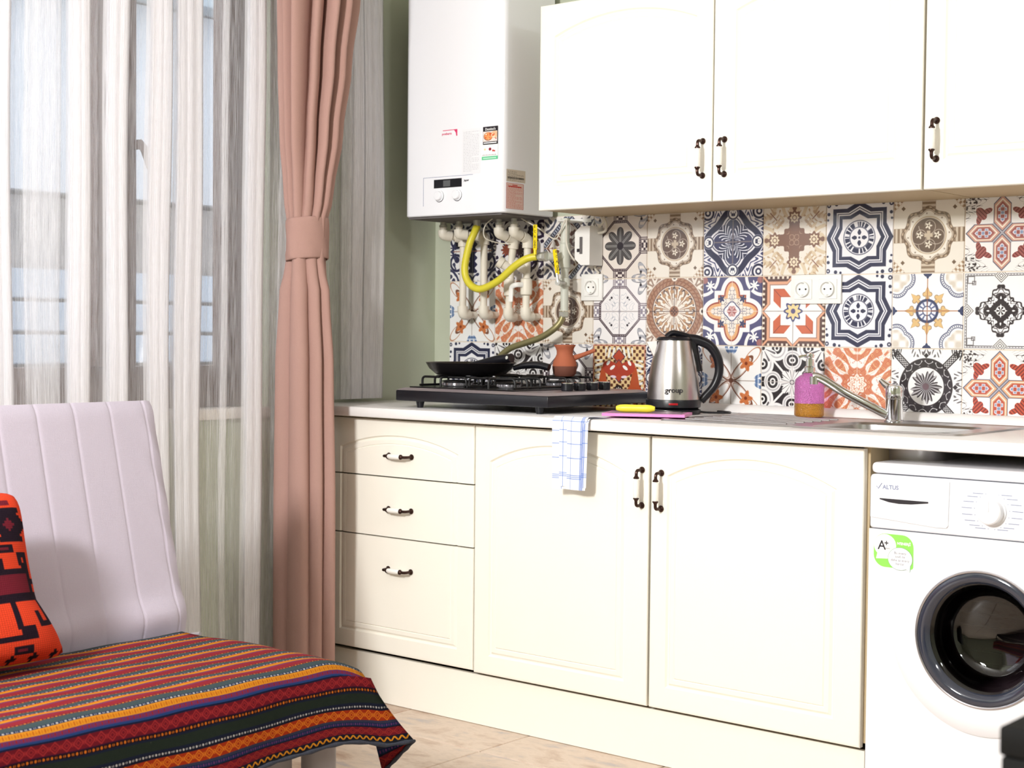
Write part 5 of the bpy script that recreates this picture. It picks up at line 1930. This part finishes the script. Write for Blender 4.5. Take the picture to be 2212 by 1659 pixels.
SEG = [(-3.32, -3.22, 3), (-3.22, -3.04, 1), (-3.04, -2.93, 3), (-2.93, -2.78, 1), (-2.78, -2.72, 2), (-2.72, -2.60, 1), (-2.60, -2.50, 3), (-2.50, -2.30, 1), (-2.30, -2.18, 3), (-2.18, -1.98, 1), (-1.98, -1.86, 3), (-1.86, -1.72, 1), (-1.72, -1.657, 3),
       (-1.657, -1.625, 1), (-1.625, -1.515, 2), (-1.515, -1.487, 1), (-1.487, -1.423, 3), (-1.423, -1.368, 1), (-1.368, -1.305, 3),
       (-1.305, -1.235, 1), (-1.235, -1.165, 3), (-1.165, -1.148, 1), (-1.148, -1.058, 3), (-1.058, -0.985, 1), (-0.985, -0.965, 2), (-0.965, -0.894, 1),
       (-0.894, -0.832, 3), (-0.832, -0.775, 1), (-0.775, -0.735, 2), (-0.735, -0.66, 1)]
m_ = sheer_panel('sheer', SEG, .03, 2.52, '')
tag(m_.build('sheer_curtain', M['sheer'], recalc=False, angle=180), 'wide white striped sheer curtain hanging across the window', 'curtain', 'white sheer curtains')
m_ = sheer_panel('sheer2', [(-.655, -.60, 2), (-.60, -.52, 1), (-.52, -.475, 2), (-.475, -.425, 3), (-.425, -.335, 3)], .905, 2.52, '', seed=4)
tag(m_.build('sheer_curtain', M['sheer'], recalc=False, angle=180), 'narrow white sheer curtain right of the pink curtain, ending above the worktop', 'curtain', 'white sheer curtains')
rod = thing('curtain_rod', (.09, -1.5, 2.53), 'curtain rail above the window', 'rail')
MB().box((.04, -3.3, 2.535), (.16, -.2, 2.56), bev=.003).build('rail', M['white_pl'], rod)
for y in (-3.2, -1.7, -.3):
    MB().box((.0, y - .02, 2.56), (.04, y + .02, 2.575)).box((.0, y - .02, 2.5605), (.12, y + .02, 2.57)).build('bracket', M['zinc'], rod)

dp = thing('drape', (.135, -.72, .03), 'dusty pink curtain gathered with a matching tieback', 'curtain')
def drape_keys(z):
    # (z, cy, by(y half), ax(x half), pleat depth)
    K = [(.03, -.724, .074, .106, .26), (.60, -.724, .074, .106, .30), (1.00, -.725, .072, .100, .34), (1.22, -.725, .068, .084, .30), (1.32, -.722, .062, .056, .18),
         (1.43, -.719, .062, .056, .18), (1.52, -.712, .076, .072, .34), (1.70, -.702, .098, .090, .56), (1.90, -.690, .114, .105, .64), (2.12, -.676, .130, .118, .68), (2.53, -.66, .150, .125, .68)]
    for a, b in zip(K[:-1], K[1:]):
        if z <= b[0]:
            t = (z - a[0]) / (b[0] - a[0])
            t = t * t * (3 - 2 * t)
            return [a[i] + (b[i] - a[i]) * t for i in range(1, 5)]
    return K[-1][1:]
P = []
nth = 264
rs = random.Random(5)
phs = [rs.random() * .5 for _ in range(20)]
for k in range(nth):
    th = 2 * PI * k / nth
    row = []
    for j in range(61):
        z = .03 + 2.50 * j / 60
        cy, by, ax_, dep = drape_keys(z)
        npl = 12 if z > 1.375 else 7
        ph = th * npl / 2 + .35 * math.sin(th * 3 + .5) + (.5 * math.sin(th * 2 + 1) if z < 1.375 else 0)
        s_ = abs(math.sin(ph)) ** .62
        fold = ((1 - dep) + dep * s_) * (1 + .06 * math.sin(th * 5 + z))
        row.append((.145 + ax_ * fold * math.cos(th), cy + by * fold * math.sin(th), z))
    P.append(row)
MB().grid(P, closed_u=True).build('cloth', M['drape'], dp, angle=180)
P = []
for k in range(72):
    th = 2 * PI * k / 72
    row = []
    for j, (o_, z) in enumerate(((.000, 1.327), (.003, 1.325), (.0045, 1.330), (.0050, 1.345), (.0035, 1.372), (.0040, 1.40), (.0050, 1.430), (.0045, 1.443), (.003, 1.447), (.000, 1.446))):
        wv = .0015 * math.sin(th * 7 + z * 60) + .001 * math.sin(th * 3)
        row.append((.145 + (.0535 + o_ + wv) * math.cos(th), -.720 + (.0630 + o_ + wv) * math.sin(th), z + .006 * math.sin(th + 1.5)))
    P.append(row)
MB().grid(P, closed_u=True).build('tieback', M['drape'], dp, angle=180)

# ================================================================== sofa bed
sf = thing('sofa_bed', (.9, -2.3, 0), 'grey folding sofa bed in the lower left with a quilted backrest', 'sofa')
# mattress seat
MB().box((.66, -3.45, .262), (1.160, -1.560, .408), bev=.03, seg=4).build('seat', M['cushion_grey'], sf)
# backrest: tilted quilted slab, channels every 10 cm
bt, tp_ = Vector((.660, 0, .412)), Vector((.522, 0, .950))
up = (tp_ - bt)
Lb = up.length
upn = up.normalized()
nrm = Vector((upn.z, 0, -upn.x))
ys = sorted({round(-1.560 - .012 * k, 5) for k in range(158)} | {round(-1.590 - .0975 * k + e_, 5) for k in range(19) for e_ in (-.005, -.0025, 0, .0025, .005)}, reverse=True)
P, Pb = [], []
def seam(y):
    best = 9
    s0 = -1.590
    k = round((s0 - y) / .0975)
    return abs((s0 - .0975 * k) - y) if k >= 0 else 9
for y in ys:
    row = []
    d = seam(y)
    dent = .0016 * math.exp(-(d / .0032) ** 2)
    for j in range(41):
        t = j / 40
        edge = min(t, 1 - t) * Lb
        rnd = .009 * (1 - min(1, edge / .035)) ** 2
        ye = min(abs(y - ys[0]), .03)
        rnd2 = .009 * (1 - ye / .03) ** 2
        wr = .006 * math.exp(-((t - .07) / .05) ** 2) * math.sin(y * 22) + .0016 * math.sin(y * 90 + t * 30) * math.exp(-((y + 1.575) / .03) ** 2)
        bulge = .010 * math.exp(-((t - .09) / .06) ** 2)
        p = bt + up * t + nrm * (.0 - dent - rnd - rnd2 + wr + bulge)
        row.append((p.x, y, p.z))
    back = []
    for t in (1.0, .97, .5, .03, 0.0):
        p = bt + up * t - nrm * (.085 if 0 < t < 1 else .06)
        back.append((p.x, y, p.z))
    P.append(row + back + [row[0]])
m_ = MB().grid(P)
m_.add([q_ for q_ in P[0][:-1]], [tuple(range(len(P[0]) - 1))])
m_.build('backrest', M['cushion_grey'], sf, angle=60)
fm = MB()
fm.tube([(.700, -1.575, .395), (.700, -3.4, .405)], .012, 10).tube([(1.10, -1.60, .235), (1.10, -3.4, .235)], .016, 10).tube([(.70, -1.60, .235), (1.10, -1.60, .235)], .016, 10)
fm.tube([(.64, -1.575, .400), (.705, -1.565, .412)], .004, 8)
fm.tube([(1.0, -2.9, .02), (1.085, -1.75, .20)], .014, 8)
fm.build('frame', M['grey_metal'], sf)
for (x, y) in ((1.085, -1.545), (.70, -1.60), (1.085, -3.35), (.70, -3.35)):
    l_ = MB().lathe([(.036, 0), (.038, .01), (.038, .235), (.034, .26)], (x, y, .001), n=24, sx=1.0)
    l_.build('leg', M['grey_metal'], sf)
MB().prism([(1.0, -1.66), (1.04, -1.66), (1.06, -1.64), (1.06, -1.60), (1.03, -1.60)], .12, .235, plane='xy').build('hinge_bracket', M['grey_metal'], sf, smooth=False)
MB().box((.55, -3.4, .0005), (1.02, -1.80, .09), bev=.01).build('bed_box', M['dark_floor'], sf)

# kilim pattern
KH, KW, PX = 1400, 480, .0006            # metres per pixel; width repeats every 0.288 m
kil = np.zeros((KH, KW, 3))
yk, xk = np.mgrid[0:KH, 0:KW].astype(float)
ym, xm = yk * PX, xk * PX
C = dict(navy=c3(26, 28, 46), red=c3(150, 34, 50), crim=c3(164, 46, 58), purple=c3(116, 60, 116), orange=c3(232, 122, 34), yel=c3(244, 158, 40),
         green=c3(38, 48, 40), ggr=c3(76, 92, 96), blue=c3(44, 76, 140), white=c3(214, 210, 206), mar=c3(122, 26, 40))
def kb(y0, h, col):
    m_ = (ym >= y0) & (ym < y0 + h)
    kil[m_] = col
def kdots(y0, h, bg, fg, per=.0085):
    kb(y0, h, bg)
    yc = y0 + h / 2
    ph_ = ((xm / per) % 1.0) - .5
    idx = (xm / per).astype(int) % 2
    e = np.hypot(ph_ * per / (per * .30), (ym - yc) / (h * .34))
    m_ = (e < 1) & (ym >= y0) & (ym < y0 + h) & ((idx == 1) | (abs(ph_) > .10))
    kil[m_] = fg
def kdiam(y0, h, bg, fg, per=.024, thick=.16):
    kb(y0, h, bg)
    tx = abs(((xm / per) % 1.0) - .5) * 2
    ty = abs((ym - y0 - h / 2) / (h / 2))
    s_ = tx + ty
    m_ = (ym >= y0) & (ym < y0 + h) & ((abs(s_ - .9) < thick) | (abs(s_ - .42) < thick * .7) | (abs((1 - tx) + ty - .35) < thick * .5))
    kil[m_] = fg
def kzig(y0, h, bg, fg, per=.018):
    kb(y0, h, bg)
    tx = abs(((xm / per) % 1.0) - .5) * 2
    ty = (ym - y0) / h
    m_ = (ym >= y0) & (ym < y0 + h) & (abs(tx - ty) < .28)
    kil[m_] = fg
y_ = 0.0
kb(0, .84, C['navy'])
# front drop, from the hem upwards (y = 0 at the hem)
kb(0, .006, c3(52, 56, 66)); y_ = .006
kzig(y_, .012, C['navy'], C['yel']); y_ += .012
kb(y_, .003, C['navy']); y_ += .003
kdiam(y_, .022, C['mar'], c3(164, 48, 44)); y_ += .022
kb(y_, .003, C['navy']); y_ += .003
kdots(y_, .010, C['blue'] * .6, C['purple'], .006); y_ += .010
kb(y_, .007, c3(58, 60, 84)); y_ += .007
kdiam(y_, .028, c3(176, 54, 20), C['orange']); y_ += .028
kb(y_, .004, C['navy']); y_ += .004
kdots(y_, .009, C['navy'], C['white'], .0075); y_ += .009
kb(y_, .006, c3(28, 34, 56)); y_ += .006
kb(y_, .026, C['green']); y_ += .026
kb(y_, .005, c3(28, 34, 56)); y_ += .005
kdots(y_, .011, c3(34, 18, 24), C['orange'], .0085); y_ += .011
kb(y_, .003, c3(60, 20, 50)); y_ += .003
kdiam(y_, .030, C['mar'], c3(178, 48, 52)); y_ += .030
kb(y_, .005, c3(28, 34, 66)); y_ += .005
kb(y_, .006, C['blue']); y_ += .006
kdots(y_, .012, C['purple'], C['crim'], .007); y_ += .012
kdots(y_, .016, C['yel'], C['orange'] * .9, .006); y_ += .016
FOLD = y_
while y_ < .83:
    kdots(y_, .006, c3(50, 60, 92), C['white'], .009); y_ += .006
    kb(y_, .014, C['ggr']); y_ += .014
    kdots(y_, .005, c3(120, 40, 50), C['yel'], .008); y_ += .005
    kb(y_, .020, C['crim']); y_ += .020
    kb(y_, .007, c3(138, 66, 106)); y_ += .007
    kb(y_, .010, C['yel'] * .98); y_ += .010
    kdots(y_, .004, C['orange'], c3(170, 60, 50), .006); y_ += .004
kil *= .86 * (1 - .10 * rngp.rand(KH, KW))[..., None]
M['kilim'] = pixmat('striped_kilim_weave', kil, rough=.95, spec=.1, bump=.8, weave=700)

# kilim throw: over the seat, down the front
Lh = KH * PX
ny, nt_ = 90, 70
P, Q = [], []
yR = -1.50
prof = []
def prof_pt(s):
    """s = distance from the hem upward"""
    xf, ztop, zh = 1.178, .4195, .242
    rad = .035
    h = ztop - rad - zh
    if s < h:
        return (xf + .012 * (1 - s / h), zh + s)
    a = (s - h) / rad
    if a < PI / 2:
        return (xf - rad + rad * math.cos(a), ztop - rad + rad * math.sin(a))
    return (xf - rad - (s - h - rad * PI / 2), ztop)
h_ = .4195 - .035 - .242
Ltot = h_ + .035 * PI / 2 + .455
for i in range(ny):
    u = i / (ny - 1)
    row, ro = [], []
    for j in range(nt_):
        s = Ltot * (j / (nt_ - 1))
        x, z = prof_pt(s)
        flare = max(0, 1 - s / (h_ + .03))
        yend = -1.520 + .03 * math.sin(s * 7) - (.055 if s > .45 else 0) * min(1, (s - .45) / .12 if s > .45 else 0) + .125 * flare ** 1.3
        y = -3.40 + (yend + 3.40) * u
        near = max(0, (y + 1.62) / .12) if y > -1.62 else 0
        drop = .030 * min(1.3, near) ** 2 * (1 if s > h_ else .45)
        wob = (.006 * math.sin(y * 9) + .004 * math.sin(y * 23 + 1)) * flare
        zz = z - drop + (.006 * math.sin(y * 7) * flare) + .0012 * math.sin(y * 31 + s * 40)
        zh2 = -.055 * flare * max(0, min(1, (-y - 1.5) / .6)) * 0
        row.append((x + wob + .02 * near * flare, y, zz + zh2))
        ro.append((y / (KW * PX), (s / (h_ + .03) * FOLD if s < h_ + .03 else s - h_ - .03 + FOLD) / Lh))
    P.append(row)
    Q.append(ro)
m_ = MB().grid(P, 0, Q)
# turned-under corner flap at the right end
c0_ = Vector(P[-1][0])
c1_ = Vector(P[-1][12])
c2_ = Vector((1.125, -1.385, .128))
c3_ = Vector((1.135, -1.430, .238))
F, FU = [], []
for i in range(8):
    a = i / 7
    row, ro = [], []
    A0 = c0_.lerp(c3_, a)
    A1 = c0_.lerp(c2_, a)
    for j in range(6):
        b = j / 5
        p = A0.lerp(A1, b)
        row.append(tuple(p + Vector((-.004, .002, -.002))))
        ro.append((.3 + a * .25, .02 + .09 * (1 - b)))
    F.append(row)
    FU.append(ro)
m_.grid(F, 0, FU)
th = thing('kilim_throw', (.95, -2.4, .25), 'striped red, orange and green kilim throw covering the sofa seat', 'throw')
kobj = m_.build('cloth', M['kilim'], th, recalc=False, angle=80)
sol = kobj.modifiers.new('thickness', 'SOLIDIFY')
sol.thickness = .003
sol.offset = -1
hem = [Vector(P[i][0]) + Vector((.001, 0, -.002)) for i in range(ny)] + [Vector(c0_).lerp(c2_, k / 8) for k in range(1, 9)]
MB().tube(hem, [.0042 + .0012 * math.sin(k * 2.3) for k in range(len(hem))], 8).build('hem', M['fringe'], th, angle=80)

# cushion pattern
cu = np.ones((256, 256, 3)) * c3(236, 74, 44)
yc_, xc_ = np.mgrid[0:256, 0:256]
q8 = 4
bx_, by_ = xc_ // q8, yc_ // q8         # 64 x 64 woven blocks
ch_ = c3(38, 26, 38)
mr_ = c3(120, 36, 50)
def blk(mask, c_):
    cu[mask] = c_
def mirror(f):
    f(lambda v: v)
    f(lambda v: 63 - v)
def motif(X):
    def bar(a0, a1, b0, b1, c_=ch_):
        lo, hi = sorted((X(a0), X(a1)))
        blk((bx_ >= lo) & (bx_ <= hi) & (by_ >= b0) & (by_ <= b1), c_)
    cx, cy = 54, 50
    for k, (w_, h_) in enumerate(((7, 1), (5, 3), (6, 2), (3, 5), (4, 6), (2, 4))):
        bar(cx - w_, cx + w_, cy - h_, cy + h_)
    bar(cx - 5, cx - 3, cy + 5, cy + 6); bar(cx + 3, cx + 5, cy + 5, cy + 6); bar(cx - 5, cx - 3, cy - 6, cy - 5); bar(cx + 3, cx + 5, cy - 6, cy - 5)
    for k, w_ in enumerate((0, 1, 2, 1, 0)):
        bar(cx - w_, cx + w_, cy - 2 + k, cy - 2 + k, mr_)
    bar(46, 50, 58, 59); bar(47, 48, 56, 61); bar(52, 56, 58, 59, mr_)
    bar(46, 53, 40, 42); bar(48, 51, 41, 41, mr_)
    # hooked meander down the right side
    bar(55, 59, 38, 39); bar(55, 56, 35, 38); bar(56, 57, 34, 35); bar(58, 59, 24, 39)
    bar(40, 58, 32, 33); bar(46, 47, 32, 37); bar(44, 46, 36, 38); bar(57, 61, 28, 29); bar(44, 60, 22, 24)
    bar(60, 61, 12, 24); bar(56, 61, 12, 13); bar(56, 57, 13, 17); bar(48, 49, 12, 23); bar(49, 53, 10, 12); bar(40, 53, 8, 9)
    bar(46, 51, 3, 5); bar(47, 49, 4, 4, mr_)
    bar(40, 57, 25, 31, mr_)
mirror(motif)
blk((np.abs(bx_ - 31.5) < 10) & (by_ > 22) & (by_ < 34) & ((xc_ + yc_) % 4 < 2), mr_)
blk((np.abs(bx_ - 31.5) < 8) & (by_ > 25) & (by_ < 31) & ((xc_ * 3 + yc_) % 7 < 2), c3(226, 150, 50))
for k in range(2, 64, 7):
    blk((bx_ >= k) & (bx_ <= k + 2) & (by_ == 1), ch_)
    blk((bx_ == k + 1) & (by_ <= 2), ch_)
cu *= (1 - .16 * ((xc_ % 3 == 0) | (yc_ % 3 == 0)))[..., None]
M['cush'] = pixmat('red_kilim_cushion', cu, rough=.95, spec=.1, bump=.9, weave=600)
def pillow(cen, w_, h, th_, lean, yaw, name, label, sag=0.0):
    n = 33
    up_ = Vector((-math.sin(lean), 0, math.cos(lean)))
    nr = Vector((math.cos(lean), 0, math.sin(lean)))
    sd_ = Vector((0, 1, 0))
    Ry = Matrix.Rotation(yaw, 3, 'Z')
    up_, nr, sd_ = Ry @ up_, Ry @ nr, Ry @ sd_
    m_ = MB()
    for s_ in (1, -1):
        P, Q = [], []
        for i in range(n):
            a = -1 + 2 * i / (n - 1)
            row, ro = [], []
            for j in range(n):
                b = -1 + 2 * j / (n - 1)
                pin = 1 - .03 * (1 - b * b) * abs(a) ** 3 - .06 * b ** 12
                pin2 = 1 - .03 * (1 - a * a) * abs(b) ** 3 - .06 * a ** 12
                t = max(0, (1 - a ** 4)) ** .5 * max(0, (1 - b ** 4)) ** .5
                lump = 1 + .14 * math.sin(a * 4 + b * 3)
                p = Vector(cen) + sd_ * (a * w_ / 2 * pin) + up_ * (b * h / 2 * pin2) + nr * (s_ * th_ / 2 * t * lump)
                if sag and b < -.3:
                    p += sd_ * (sag * a * (-.3 - b)) + nr * sag * .6 * (-.3 - b)
                row.append(tuple(p))
                ro.append(((a + 1) / 2, (b + 1) / 2))
            P.append(row)
            Q.append(ro)
        m_.grid(P, 0, Q)
    o = m_.build(name, M['cush'], None, recalc=True, angle=180, org=(cen[0], cen[1], cen[2] - h / 2))
    return tag(o, label, 'cushion')
pillow((.735, -2.232, .606), .400, .360, .13, math.radians(16), 0.0, 'cushion', 'red kilim cushion with black motifs leaning on the grey backrest', sag=.06)

# fix: pieces whose mesh origin follows a parent that is itself a part are already relative to the thing
bpy.context.view_layer.update()
